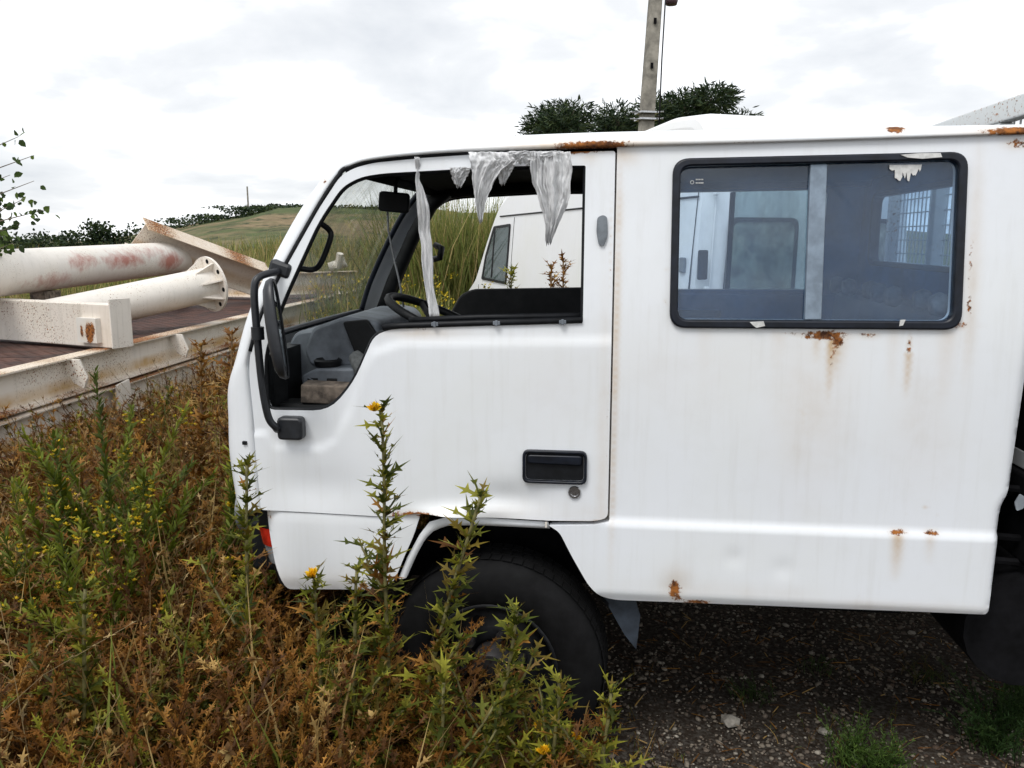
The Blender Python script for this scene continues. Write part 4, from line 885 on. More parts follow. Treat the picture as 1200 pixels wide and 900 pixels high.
# pipes
def pipe(name, a, b, rad_, label, flange=0, red=()):
    a = Vector(a); b = Vector(b); A = (b-a).normalized(); e_ = empty(name, a, 0, label, 'pipe', 'white steel pipes on the trailer')
    Ln = (b-a).length; q = MB(); n_ = 48; nseg = int(Ln/.05)
    q.tube([A*(Ln*i/nseg) for i in range(nseg+1)], rad_, n_, cap=False); q.tube([A*(Ln*i/20) for i in range(21)], rad_-.012, 32, cap=False)
    q.lathe([(0, rad_-.012), (0, rad_)], (0, 0, 0), A, 48); q.lathe([(0, rad_-.012), (0, rad_)], A*Ln, A, 48)
    o = q.build('tube', M_PIPE, e_, smooth=False, autosmooth=40)
    V = np.array([v.co for v in o.data.vertices]); s_ = V@np.array(A); ax = s_[:,None]*np.array(A)
    rz_ = (V-ax)[:,2]/rad_; ru = np.zeros(len(V)); st = np.zeros(len(V)); td_ = np.zeros(len(V))
    for (s0, z0_, rs, rr, k) in red: td_ = np.maximum(td_, k*np.exp(-((s_-s0)/rs)**2-((rz_-z0_)/rr)**2))
    st = np.clip(-rz_*.35-.05, 0, 1)
    for nm, d in (('rust', ru), ('stain', st), ('red', td_)):
        at_ = o.data.attributes.new(nm, 'FLOAT', 'POINT'); at_.data.foreach_set('value', d)
    if flange:
        q = MB(); U = Vector((0, 0, 1)); S = A.cross(U).normalized(); U = S.cross(A); cpos = A*Ln; fr_ = flange; n_ = 56
        q.lathe([(-.011, rad_-.006), (-.011, fr_), (.011, fr_), (.011, rad_-.006), (-.011, rad_-.006)], cpos, A, n_)
        fl = q.build('flange', M_STEEL, e_, autosmooth=40)
        for k in range(8):
            ang = 2*math.pi*k/8+.2; rd_ = S*math.cos(ang)+U*math.sin(ang); pd = A.cross(rd_)
            q = MB(); P = [(rad_-.004, -.012), (fr_-.02, -.012), (fr_-.02, -.03), (rad_-.004, -.20)]
            q.prism(P, lambda r0, s0, d: cpos + rd_*r0 + A*s0 + pd*d, -.007, .007); q.build('gusset', M_STEEL, fl)
        for k in range(8):
            ang = 2*math.pi*(k+.5)/8+.2; rd_ = S*math.cos(ang)+U*math.sin(ang)
            q = MB(); q.lathe([(-.0125, 0), (-.0125, .022), (.0125, .022), (.0125, 0)], cpos + rd_*(rad_+(fr_-rad_)*.6), A, 12); q.build('bolt_hole', M_UNDER, fl)
    return e_
M_PIPE = painted('pipe_white_paint', (.78, .735, .68), .45, specks=.8, grime=1.3)
nn_, ll_ = MATS['pipe_white_paint'].node_tree.nodes, MATS['pipe_white_paint'].node_tree.links
bs = nn_['Principled BSDF']; src = bs.inputs['Base Color'].links[0].from_socket
ra_ = nn_.new('ShaderNodeAttribute'); ra_.attribute_name = 'red'; tq = tex(nn_, ll_, 11, 8, .72)
fq = math_(nn_, ll_, 'MULTIPLY', math_(nn_, ll_, 'SUBTRACT', math_(nn_, ll_, 'ADD', ra_.outputs['Fac'], math_(nn_, ll_, 'MULTIPLY', tq.outputs[0], 1.3)), .98), 1.9, True)
ll_.new(mix(nn_, ll_, math_(nn_, ll_, 'MULTIPLY', fq, .85), src, (.40, .10, .065)), bs.inputs['Base Color'])
pA = at_d(0, 320, 6.6); pB = at_d(222, 300.5, 10.2); dAB = (pB-pA).normalized()
L0 = (pB-pA).length
pipe('steel_pipe', pA - dAB*2.0, pB, .186, 'large white steel pipe with red stains, uppermost on the trailer', 0, [(2.0+L0*.46, .2, .55, .55, .85), (2.0+L0*.74, -.1, .35, .7, .9), (2.0+L0*.25, .3, .35, .5, .7), (2.0+L0*.12, -.5, .5, .5, .6), (2.0+L0*.6, .5, .9, .5, .55)])
qA = at_d(128, 359, 7.0); qB = at_d(246, 333, 7.75); dq = (qB-qA).normalized()
pipe('steel_pipe', qA - dq*.55, qB, .160, 'white steel pipe ending in a round bolted flange with gussets', .262)
# box beam across the near end with a capped square stub
bA = tp(.0, 0, 0); b1 = at_z(134, 409, TZ); b0 = at_d(0, 396, 6.5); b0.z = TZ; dd = (b1-b0); dd.z = 0; dd.normalize()
bx = empty('box_beam', b0 - dd*1.2, 0, 'cream steel box beam with a rust-streaked square end cap', 'beam'); bx['kind'] = 'thing'
H_ = .32; P0 = b0 - dd*1.2; P1 = b1; nb = Vector((dd.y, -dd.x, 0))
q = MB(); Lb = (P1-P0).length; sec = [(-.14, .004), (.0, .004), (.0, H_), (-.14, H_)]
rows = [[dd*(Lb*i/40) + nb*u + Vector((0, 0, v)) for u, v in sec+[sec[0]]] for i in range(41)]
q.grid(rows); q.add(rows[0][:4], [(0,1,2,3)]); q.add(rows[-1][:4], [(3,2,1,0)]); ob = q.build('tube', M_STEEL, bx, bevel=.006)
attr_marks(ob.data, [('s', dd.x*(Lb-.1), dd.y*(Lb-.1), .1, .3, .3, .3, .25)])
q = MB(); q.prism(fillet([(-.16, -.02), (.02, -.02), (.02, H_+.02), (-.16, H_+.02)], .006), lambda u, v, d: dd*(Lb+d) + nb*u + Vector((0, 0, v+.022)), 0, .012); q.build('end_plate', M_STEEL, bx, bevel=.003)
M_STUB = painted('stub_white_paint', (.72, .70, .66), .5, specks=.5, grime=1)
st0 = dd*(Lb-.22); 
V2, T2 = tri2d([(-.10, .02), (.10, .02), (.10, .20), (-.10, .20)], [], .012)
q = MB(); q.add([st0 + dd*u + nb*.045 + Vector((0, 0, v+.02)) for u, v in V2], [tuple(t) for t in T2])
for (a_, b_) in (((-.10,.02),(.10,.02)),((.10,.02),(.10,.20)),((.10,.20),(-.10,.20)),((-.10,.20),(-.10,.02))):
    q.add([st0 + dd*a_[0] + nb*.045 + Vector((0,0,a_[1]+.02)), st0 + dd*b_[0] + nb*.045 + Vector((0,0,b_[1]+.02)), st0 + dd*b_[0] + Vector((0,0,b_[1]+.02)), st0 + dd*a_[0] + Vector((0,0,a_[1]+.02))], [(0,1,2,3)])
sb = q.build('square_stub', M_STUB, bx)
cpt = st0 + nb*.045; attr_marks(sb.data, [('r', cpt.x+dd.x*.03, cpt.y+dd.y*.03, cpt.z+.11, .045, .045, .085, 1.6), ('r', cpt.x+dd.x*.06, cpt.y+dd.y*.06, cpt.z+.14, .035, .035, .06, 1.35), ('r', cpt.x-dd.x*.05, cpt.y-dd.y*.05, cpt.z+.12, .02, .02, .06, 1.2), ('s', cpt.x+dd.x*.02, cpt.y+dd.y*.02, cpt.z+.1, .09, .09, .08, .5)])
# the beam lying skew over the far end, its left end lifted
fa = at_d(160, 277, 9.2); fb = at_d(300, 326, 10.6)
ibeam('steel_beam', fa, fb + (fb-fa).normalized()*.05, .40, .22, 'cream I-beam lying tilted across the far end of the trailer', group='loose steel beams', up=Vector((.05, -1.1, 1)))
ba = at_d(196, 352, 11.6); bb = at_d(330, 349, 11.0); ba.z = bb.z = TZ+.12
ibeam('steel_beam', ba, bb, .22, .16, 'rusty cream beam flat on the deck under the tilted beam', group='loose steel beams')
ca = at_d(362, 331, 11.5); cb = at_d(416, 326, 12.0); ca.z = cb.z = TZ+.18
ibeam('steel_beam', ca - (cb-ca)*.5, cb, .30, .16, 'cream beam seen through the windscreen on the trailer end', group='loose steel beams')
q = MB(); c_ = at_d(396, 318, 11.6); c_.z = TZ+.33+.06; q.tube([c_+Vector((-.12, 0, 0)), c_+Vector((.10, .05, .08))], .07, 10); q.tube([c_+Vector((.0, .0, .0)), c_+Vector((.06, -.05, .20))], .05, 8); o = q.build('bent_bracket', M_STEEL, None, autosmooth=40); tag(o, 'small bent white steel bracket on the beam behind the windscreen', 'bracket')
# timber bearers that hold the upper pipe
for k, (s_, d_) in enumerate(((.16, 0), (.88, 0))):
    c_ = pA.lerp(pB, s_); top = c_.z-.186; q = MB(); q.box((c_.x, c_.y, (top+TZ-.02)/2), (.14, .22, top-TZ+.02-.002)); o = q.build('timber_bearer', M_WOOD, None, bevel=.005)
    tag(o, ('dark timber bearer under the near half of the stained pipe', 'dark timber bearer under the far half of the stained pipe')[k], 'timber', 'bearers on the trailer')

# ================================================================== POLE
pb = at_d(757, 150, 15.0); pt = at_d(768, 0, 15.0); ax = (pt-pb)/(pt.z-pb.z); base = pb - ax*pb.z; base.z = 0; base = pb - ax*(pb.z)
M_CONC = plain('weathered_concrete', (.27, .25, .21), .9, .35, 5)
pole = empty('utility_pole', base, 0, 'square concrete utility pole rising behind the truck roof', 'pole')
q = MB(); top_ = ax*9.5; Mr = Matrix.Rotation(.35, 3, 'Z')
rows = []
for (p, wd) in ((Vector((0,0,-.3)), .15), (top_*.5, .118), (top_, .09)):
    rows.append([p + Mr @ Vector((sx_*wd, sy_*wd*.8, 0)) for sx_, sy_ in ((-1,-1),(1,-1),(1,1),(-1,1),(-1,-1))])
q.grid(rows); q.build('shaft', M_CONC, pole, bevel=.02)
for k, zc in enumerate((pb.z+.15, pb.z+.27)):
    p = ax*zc; q = MB(); q.box(p, (.36, .33, .035), (0, 0, .35)); bd = q.build('band', M_CHROME, pole, bevel=.004)
    for sx_ in (-.24, .24): q = MB(); q.tube([p+Vector((sx_*.6, -.05, 0)), p+Vector((sx_*1.25, -.06, .01))], .014, 6); q.build('bolt', M_CHROME, bd)
for zc in (pb.z+1.1, pb.z+1.9): q = MB(); q.box(ax*zc+Vector((.02, -.125, 0)), (.05, .02, .10), (0, 0, .35)); q.build('slot', M_UNDER, pole)
q = MB(); q.tube([ax*(pb.z-.5)+Vector((.24, -.16, 0)), ax*(pb.z+1.2)+Vector((.19, -.14, 0)), ax*(pb.z+3.4)+Vector((.16, -.12, 0))], .014, 5); q.build('cable', M_BLACK, pole, smooth=True)
lc = at_d(787, 1, 15.0)-base
q = MB(); q.tube([ax*(lc.z+.12), lc+Vector((0,0,.10))], .02, 6); q.build('arm', M_CHROME, pole, smooth=True)
q = MB(); q.tube([lc+Vector((0,0,.13)), lc+Vector((.0,0,.08)), lc+Vector((0,0,.0)), lc+Vector((0,0,-.07))], [.05, .10, .12, .10], 12); q.build('insulator', plain('purple_brown_glaze', (.09, .05, .06), .4), pole, smooth=True)
dp = at_d(292, 262, 95); q = MB(); q.tube([(0, 0, -2), (0, 0, 4.3)], [.13, .09], 6); o = q.build('distant_pole', M_CONC); o.location = (dp.x, dp.y, ground_z(dp.x, dp.y)-.9); tag(o, 'tiny far-off pole standing on the hill crest', 'pole')

# ================================================================== PLANTS AND STONES
def frames(D, roll):
    D = D/np.linalg.norm(D, axis=1, keepdims=True); up = np.tile([0., 0., 1.], (len(D), 1)); up[np.abs(D[:,2]) > .97] = [1, 0, 0]
    Y = np.cross(up, D); Y /= np.linalg.norm(Y, axis=1, keepdims=True); Z = np.cross(D, Y)
    c, s = np.cos(roll)[:,None], np.sin(roll)[:,None]; Y2 = Y*c + Z*s; Z2 = np.cross(D, Y2)
    return np.stack([D, Y2, Z2], 2)
class Cloud:
    """many small leaves gathered in one mesh"""
    def __init__(s): s.V = []; s.F = []; s.C = []; s.n = 0
    def put(s, tmpl, M, T, S, C):
        v, f, vc = tmpl; N_ = len(T)
        if N_ == 0: return
        P = np.einsum('nij,kj->nki', M, v)*np.asarray(S).reshape(N_, -1, 1 if np.ndim(S) < 2 else 3) + T[:,None,:]
        k = len(v); s.V.append(P.reshape(-1, 3)); s.F.append((f[None] + (np.arange(N_)*k)[:,None,None] + s.n).reshape(-1, 3))
        s.C.append((C[:,None,:]*vc[None,:,None]).reshape(-1, 3)); s.n += N_*k
    def build(s, name, mat, parent=None):
        V = np.concatenate(s.V).astype(np.float32); F_ = np.concatenate(s.F).astype(np.int32); C = np.concatenate(s.C)
        me = bpy.data.meshes.new(name); me.vertices.add(len(V)); me.vertices.foreach_set('co', V.ravel())
        me.loops.add(F_.size); me.loops.foreach_set('vertex_index', F_.ravel()); me.polygons.add(len(F_))
        me.polygons.foreach_set('loop_start', np.arange(0, F_.size, 3, dtype=np.int32)); me.update(calc_edges=True)
        a = me.attributes.new('Col', 'FLOAT_COLOR', 'POINT'); a.data.foreach_set('color', np.concatenate([C, np.ones((len(C), 1))], 1).astype(np.float32).ravel())
        return link(name, me, mat, parent)
def T_(v, f, c): return (np.array(v, float), np.array(f), np.array(c, float))
def _spiny(spk, w0=.045):
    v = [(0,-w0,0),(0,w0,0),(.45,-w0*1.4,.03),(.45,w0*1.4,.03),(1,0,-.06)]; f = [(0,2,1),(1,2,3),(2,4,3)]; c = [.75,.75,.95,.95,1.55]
    for (x, ln, up) in spk:
        for s in (-1, 1):
            n = len(v); v += [(x,s*w0*.7,0),(x+.17,s*w0*.7,.01),(x+.08+ln*.55,s*(w0+ln),up)]; f.append((n,n+1,n+2) if s < 0 else (n,n+2,n+1)); c += [.85,.95,1.6]
    return T_(v, f, c)
SPINY = _spiny([(.08,.15,.10),(.42,.19,.05)])
SPINY_LO = _spiny([(.30,.22,.08)])
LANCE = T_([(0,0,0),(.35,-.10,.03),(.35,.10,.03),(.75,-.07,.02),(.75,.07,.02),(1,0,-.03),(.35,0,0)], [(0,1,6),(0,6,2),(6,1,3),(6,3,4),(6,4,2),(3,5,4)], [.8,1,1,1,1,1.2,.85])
STICK = T_([(0,-.5,-.3),(0,.5,-.3),(0,0,.6),(1,-.5,-.3),(1,.5,-.3),(1,0,.6)], [(0,1,4),(0,4,3),(1,2,5),(1,5,4),(2,0,3),(2,3,5)], [.9]*3+[1.05]*3)
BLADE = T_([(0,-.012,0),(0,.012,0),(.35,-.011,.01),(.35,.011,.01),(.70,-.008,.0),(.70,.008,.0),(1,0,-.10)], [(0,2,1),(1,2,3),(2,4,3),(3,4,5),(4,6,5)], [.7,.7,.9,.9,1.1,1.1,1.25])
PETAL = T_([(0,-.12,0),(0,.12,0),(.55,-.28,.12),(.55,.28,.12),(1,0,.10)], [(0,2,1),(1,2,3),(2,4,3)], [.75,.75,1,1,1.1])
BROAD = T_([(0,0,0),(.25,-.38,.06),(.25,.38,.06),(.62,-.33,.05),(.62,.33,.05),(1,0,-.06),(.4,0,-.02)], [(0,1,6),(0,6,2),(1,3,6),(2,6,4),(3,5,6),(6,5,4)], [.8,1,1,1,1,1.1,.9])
def pal(cols, w_, n_, var=.25):
    c = np.array(cols)[RNG.choice(len(cols), n_, p=np.array(w_)/sum(w_))]; return c*(1+RNG.uniform(-var, var, (n_, 1)))
DRY = [(.180,.074,.012), (.100,.041,.009), (.30,.145,.028), (.42,.27,.09)]
GRN = [(.110,.120,.011), (.055,.070,.009), (.24,.23,.025), (.16,.115,.016)]
def stem_cloud(B, Ldir, H, cv, node, per, size, cols, cl, leaf, stemcol, thick=.004, t0=.12, updeg=(30, 75)):
    """B base (N,3), Ldir lean (N,3 horizontal), H length, cv curve; nodes every `node` m, `per` leaves each"""
    NS = len(B); K = 5; ts = np.linspace(0, 1, K)
    def pos(i, t): return B[i] + np.array([0,0,1.])*(H[i]*t*(1-.35*cv[i]*t))[:,None] + Ldir[i]*(H[i]*(t*.35 + t*t*.65)*cv[i])[:,None]
    idx = np.arange(NS)
    for k in range(K-1):
        a = pos(idx, np.full(NS, ts[k])); b = pos(idx, np.full(NS, ts[k+1])); d = b-a; Ln = np.linalg.norm(d, axis=1)
        th = thick*(1.25-.8*ts[k]); S = np.stack([Ln, np.full(NS, th), np.full(NS, th)], 1)
        M = frames(d, np.zeros(NS)); cl.put(STICK, M*S[:,None,:], a, np.ones(NS), stemcol)
    cnt = np.maximum(2, (H/node).astype(int)); ii = np.repeat(idx, cnt*per)
    kk = np.concatenate([np.repeat((np.arange(c)+.5)/c, per) for c in cnt]); kk = t0 + (1-t0)*kk + RNG.uniform(-.008, .008, len(kk)); kk = np.clip(kk, 0, 1)
    p = pos(ii, kk); tng = pos(ii, np.minimum(kk+.03, 1.03))-p; tng /= np.linalg.norm(tng, axis=1, keepdims=True)
    az = RNG.uniform(0, 6.283, len(ii)); side = np.stack([np.cos(az), np.sin(az), np.zeros(len(az))], 1)
    el = np.radians(RNG.uniform(updeg[0], updeg[1], len(ii)))[:,None]; d = side*np.cos(el) + tng*np.sin(el)
    sz = RNG.uniform(.65, 1.25, len(ii))*size*(1.15-.55*kk); cl.put(leaf, frames(d, RNG.uniform(-.6, .6, len(ii))), p, sz, cols[ii]*(1+RNG.uniform(-.3, .3, (len(ii), 1))))
    return pos
def flower_head(c, rad_, parent, n_=22, col=(.80,.47,.012), tilt=(0,0,1)):
    cl = Cloud(); az = RNG.uniform(0, 6.283, n_); el = RNG.uniform(.15, 1.4, n_)
    d = np.stack([np.cos(az)*np.cos(el), np.sin(az)*np.cos(el), np.sin(el)], 1) + np.array(tilt)*.3
    cl.put(PETAL, frames(d, RNG.uniform(-1, 1, n_)), np.tile(np.array(c), (n_, 1)), RNG.uniform(.8, 1.2, n_)*rad_, pal([col, (.86,.60,.03)], [2, 1], n_, .15))
    return cl.build('flower', M_LEAF, parent)

# ---- the dry thistle scrub, nobody could count its stems
def in_truck(x, y, mg=0): return (-1.25-mg < x < 4) and (-.04-mg < y < WID+.05+mg)
def trailer_at(x, y): p = Vector((x, y, 0))-Vector((ta.x, ta.y, 0)); return p.dot(td), p.dot(tn)
C_ = []
RB = np.random.default_rng(21)
while len(C_) < 840:
    x = RB.uniform(-4.6, .12); y = RB.uniform(-1.5, 4.5)
    if in_truck(x, y, .02): continue
    u, v = trailer_at(x, y)
    if v < .22: continue
    if y > WID and x > -1.4: continue
    if x > -.05 and y > -.28: continue
    if y < -1.15 and x > -.9+.3*RB.random(): continue
    if x > -.5 and y < -.75: continue
    C_.append((x, y))
C_ = np.array(C_)
cl = Cloud(); Bs = []; Ls = []; Hs = []; Cv = []; Dr = []
for (x, y) in C_:
    k = RB.integers(7, 13); hb = RB.uniform(.60, .86)
    if x > -.25: hb *= .58
    elif x > -.55: hb *= .74
    elif x > -.95: hb *= .90
    if x < -1.5 and y > .3: hb *= 1.08
    g_ = RB.random()
    for j in range(k):
        a = RB.uniform(0, 6.283); Bs.append((x+RB.normal(0, .04), y+RB.normal(0, .04), 0)); Ls.append((math.cos(a), math.sin(a), 0)); Hs.append(hb*RB.uniform(.6, 1.1)); Cv.append(RB.uniform(.15, .95)); Dr.append(g_*.6+RB.random()*.4)
Bs = np.array(Bs); Ls = np.array(Ls); Hs = np.array(Hs); Cv = np.array(Cv); Dr = np.array(Dr)
cols = np.where((Dr > .70)[:,None], pal(GRN, [2,1,2,2], len(Bs)), pal(DRY, [4,3,2.2,.6], len(Bs)))
dist = np.hypot(Bs[:,0]-0, Bs[:,1]+2.52); near = dist < 3.0
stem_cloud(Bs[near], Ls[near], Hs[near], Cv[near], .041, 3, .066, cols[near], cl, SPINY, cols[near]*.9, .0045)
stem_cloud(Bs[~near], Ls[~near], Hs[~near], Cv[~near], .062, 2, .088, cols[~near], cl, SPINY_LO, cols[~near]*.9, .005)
# dry straws among it
n_ = 1500; x = RB.uniform(-4.2, -1.32, n_); y = RB.uniform(-.9, 4.3, n_); ok = np.array([trailer_at(a, b_)[1] > .15 for a, b_ in zip(x, y)]); x, y = x[ok], y[ok]; n_ = len(x)
a = RB.uniform(0, 6.283, n_); Bq = np.stack([x, y, np.zeros(n_)], 1); Hq = RB.uniform(.55, 1.05, n_)
stem_cloud(Bq, np.stack([np.cos(a), np.sin(a), 0*a], 1), Hq, RB.uniform(.1, .7, n_), .10, 1, .05, pal([(.34,.24,.11), (.20,.12,.05)], [1, 1], n_), cl, SPINY_LO, pal([(.36,.26,.13), (.22,.14,.06), (.14,.08,.035)], [1, 1.5, 1], n_), .003, .5)
# litter on the soil under the scrub
n_ = 9000; x = RB.uniform(-4.6, .0, n_); y = RB.uniform(-1.6, 4.5, n_); ok = np.array([not in_truck(a, b_, -.25) for a, b_ in zip(x, y)]); x, y = x[ok], y[ok]; n_ = len(x)
a = RB.uniform(0, 6.283, n_); d = np.stack([np.cos(a), np.sin(a), RB.uniform(-.1, .35, n_)], 1)
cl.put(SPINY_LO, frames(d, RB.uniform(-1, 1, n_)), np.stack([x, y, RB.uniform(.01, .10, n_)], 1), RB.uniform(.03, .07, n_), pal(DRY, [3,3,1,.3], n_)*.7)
# bleached and green grass blades, and dry seed heads, mixed into it
n_ = 5200; x = RB.uniform(-4.4, .0, n_); y = RB.uniform(-1.3, 4.2, n_); ok = np.array([not in_truck(a, b_, .03) and trailer_at(a, b_)[1] > .2 and not (b_ > WID and a > -1.4) and not (a > -.5 and b_ < -.7) for a, b_ in zip(x, y)]); x, y = x[ok], y[ok]; n_ = len(x)
a = RB.uniform(0, 6.283, n_); ln = RB.uniform(.1, .9, n_); d = np.stack([np.cos(a)*ln, np.sin(a)*ln, np.ones(n_)], 1); Hb = RB.uniform(.35, .85, n_)*np.where(x > -.5, .6, 1)
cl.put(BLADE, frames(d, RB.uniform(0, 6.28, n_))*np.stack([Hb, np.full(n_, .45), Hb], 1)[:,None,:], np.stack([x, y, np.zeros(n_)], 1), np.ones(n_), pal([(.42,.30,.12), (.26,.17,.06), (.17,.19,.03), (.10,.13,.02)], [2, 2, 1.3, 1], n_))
hk = RB.choice(len(Bs), 900, replace=False); hp = Bs[hk] + np.array([0,0,1.])*(Hs[hk]*(1-.35*Cv[hk]))[:,None] + Ls[hk]*(Hs[hk]*Cv[hk])[:,None]
for q_ in range(13):
    d = RB.normal(0, 1, (len(hk), 3)); d[:,2] += .5; cl.put(PETAL, frames(d, RB.uniform(-1, 1, len(hk))), hp, RB.uniform(.014, .026, len(hk)), pal([(.30,.17,.05), (.44,.30,.11), (.16,.08,.025)], [2, 1, 1], len(hk)))
# scrub added beyond the truck to block light from under the cab
n_ = 900; x = RB.uniform(-1.2, 3.2, n_); y = RB.uniform(WID+.12, WID+.9, n_); ok = np.array([((Vector((a_, b_, 0))-v0).dot(h_) < -.25 or (Vector((a_, b_, 0))-v0).dot(r_) < -.2) for a_, b_ in zip(x, y)]); x, y = x[ok], y[ok]; n_ = len(x); a = RB.uniform(0, 6.283, n_)
stem_cloud(np.stack([x, y, 0*x], 1), np.stack([np.cos(a), np.sin(a), 0*a], 1), RB.uniform(.6, 1.1, n_), RB.uniform(.1, .6, n_), .04, 3, .07, pal(DRY+GRN, [2,1,1,1,2,2,1,1], n_), cl, SPINY_LO, pal(DRY, [1,1,1,1], n_), .005)
n_ = 650; x = RB.uniform(-.3, 1.7, n_); y = RB.uniform(-.4, 1.2, n_); a = RB.uniform(0, 6.283, n_)
cl.put(BLADE, frames(np.stack([np.cos(a), np.sin(a), RB.uniform(-.05, .25, n_)], 1), RB.uniform(-1, 1, n_))*np.stack([RB.uniform(.02, .09, n_), np.full(n_, .18), np.full(n_, .05)], 1)[:,None,:], np.stack([x, y, RB.uniform(.008, .02, n_)], 1), np.ones(n_), pal(DRY, [2,2,2,1], n_))
n_ = 420; x = RB.uniform(.1, 1.7, n_); y = RB.uniform(-.3, .7, n_); k = np.array([mnoise.noise(Vector((p_*2.4, q_*2.4, 3))) > .12 for p_, q_ in zip(x, y)]); x, y = x[k], y[k]; n_ = len(x); a = RB.uniform(0, 6.283, n_)
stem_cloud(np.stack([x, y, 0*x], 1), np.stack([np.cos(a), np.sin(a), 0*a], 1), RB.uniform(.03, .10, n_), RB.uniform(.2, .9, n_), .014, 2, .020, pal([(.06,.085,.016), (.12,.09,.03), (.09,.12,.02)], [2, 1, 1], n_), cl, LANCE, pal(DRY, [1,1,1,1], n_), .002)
scrub = cl.build('thistle_scrub', M_LEAF); tag(scrub, 'dense brown and olive thistle scrub in front of the truck', 'scrub', kind='stuff')

# ---- single thistles one can pick out
def thistle(top, basepx, Y, label, green=1.0, flowers=((0, 0),), branches=3, size=.052, Yt=None, seed=0, sway=0.0):
    global RNG
    RNG = np.random.default_rng(seed+100)
    P1 = at_y(top[0], top[1], Y if Yt is None else Yt); P0 = at_y(basepx[0], basepx[1], Y); P0 = Vector((P0.x, Y, 0))
    root = empty('thistle', P0, 0, label, 'thistle', 'golden thistles'); H = P1.z; off = (P1-P0); off.z = 0
    st = MB(); fo = Cloud()
    def limb(a, b, bulge, r0, r1, nodes_, sz, per, t0=.1):
        a = Vector(a); b = Vector(b); pts = []
        for i in range(13):
            t = i/12; p = a.lerp(b, t) + Vector(bulge)*math.sin(math.pi*t) + Vector((mnoise.noise(Vector((t*4, seed, 1)))*.008, mnoise.noise(Vector((t*4, seed, 3)))*.008, 0)); pts.append(p)
        st.tube(pts, [r0+(r1-r0)*i/12 for i in range(13)], 6)
        PA = np.array(pts); n_ = nodes_*per; kk = np.repeat(np.linspace(t0, 1, nodes_), per) + RNG.uniform(-.006, .006, n_); kk = np.clip(kk, 0, .999)
        f = kk*12; i0 = f.astype(int); fr = (f-i0)[:,None]; p = PA[i0]*(1-fr)+PA[np.minimum(i0+1, 12)]*fr; tg = PA[np.minimum(i0+1, 12)]-PA[i0]; tg /= np.linalg.norm(tg, axis=1, keepdims=True)
        az = RNG.uniform(0, 6.283, n_); sd_ = np.stack([np.cos(az), np.sin(az), RNG.uniform(-.15, .15, n_)], 1); el = np.radians(RNG.uniform(8, 62, n_))[:,None]
        d = sd_*np.cos(el)+tg*np.sin(el); big_ = np.where(RNG.random(n_) < .4, 1.25, .8)
        base_ = pal(GRN, [3,2,2.2,2], n_) if green > .5 else pal(DRY, [3,1,3,1.5], n_)
        dead = RNG.random(n_) < (.38*(1-kk) if green > .5 else 0); base_[dead] = pal(DRY, [2,1,3,1], int(dead.sum()))
        fo.put(SPINY, frames(d, RNG.uniform(-.7, .7, n_)), p, sz*big_*RNG.uniform(.75, 1.2, n_)*(1.15-.35*kk), base_)
        return pts
    main = limb((0, 0, 0), (off.x, off.y, H), (sway, 0, 0), .0085, .0045, max(9, int(H/.042)), size*1.75, 7, .12)
    tips = [main[-1]]
    for k in range(branches):
        i = 2+int(k*7/max(1, branches)); p = main[i]; a = RNG.uniform(0, 6.283); Lb_ = RNG.uniform(.18, .34)*(1.1-.05*i)
        q_ = p + Vector((math.cos(a)*Lb_*.75, math.sin(a)*Lb_*.45-.02, Lb_*.85)); limb(p, q_, (0, 0, -.02), .005, .003, max(5, int(Lb_/.036)), size*1.5, 6, .2); tips.append(q_)
    so_ = st.build('stem', M_STEM if green > .5 else M_STEMD, root, smooth=True); fo.build('foliage', M_LEAF, root)
    for (ti, dx) in flowers:
        c = tips[min(ti, len(tips)-1)] + Vector((dx, -.012, .004)); flower_head(c, .026, root, 40)
    return root
M_STEM = plain('thistle_stem', (.15, .135, .045), .7, .4, 40); M_STEMD = plain('dry_stem', (.20, .12, .05), .8, .4, 40)
thistle((447, 482), (455, 800), -.30, 'tallest green thistle with a yellow flower at its tip, before the door', 1, ((0, -.016),), 4, .050, seed=1)
thistle((563, 582), (470, 800), -.34, 'green thistle leaning towards the wheel arch beside the tallest thistle', 1, (), 3, .050, Yt=-.36, seed=2, sway=-.03)
thistle((289, 545), (280, 800), -.25, 'slim green thistle at the front corner of the truck', 1, (), 3, .047, seed=3)
thistle((606, 716), (560, 900), -.42, 'green thistle reaching over the front wheel hub', 1, ((1, 0), (2, 0)), 4, .050, seed=4)
thistle((368, 676), (385, 860), -.40, 'short thistle with yellow flowers below the front lamp', 1, ((0, 0), (1, 0)), 4, .048, seed=5)
thistle((418, 668), (405, 860), -.42, 'short half-dry thistle close on the left of the tallest one', 1, (), 3, .046, seed=6)
thistle((655, 800), (640, 960), -.45, 'low bright green thistle in front of the tyre, with an orange flower', 1, ((1, 0),), 5, .048, seed=7)
thistle((716, 812), (690, 960), -.42, 'low green thistle furthest along towards the gravel', 1, ((2, 0),), 5, .046, seed=8)
thistle((520, 800), (510, 960), -.55, 'yellow-green thistle bush at the bottom edge, below the wheel', 1, (), 6, .050, seed=9)
thistle((236, 405), (225, 560), 1.1, 'dry brown thistle standing before the cream beams', 0, (), 4, .055, seed=10)
thistle((272, 392), (262, 560), 1.3, 'dry brown thistle between the beams and the truck front', 0, (), 4, .055, seed=11)
thistle((100, 690), (80, 860), -.55, 'pale green thistle low in the brown scrub at the left', 1, (), 5, .050, seed=12)
thistle((646, 314), (646, 600), 2.25, 'dry thistle head seen through the door window, shorter of two', 0, (), 0, .050, seed=13)
thistle((660, 307), (661, 600), 2.30, 'dry thistle head seen through the door window, taller of two', 0, (), 0, .050, seed=14)
thistle((599, 322), (598, 600), 2.3, 'greenish thistle against the door of the white van', 1, (), 1, .050, seed=15)

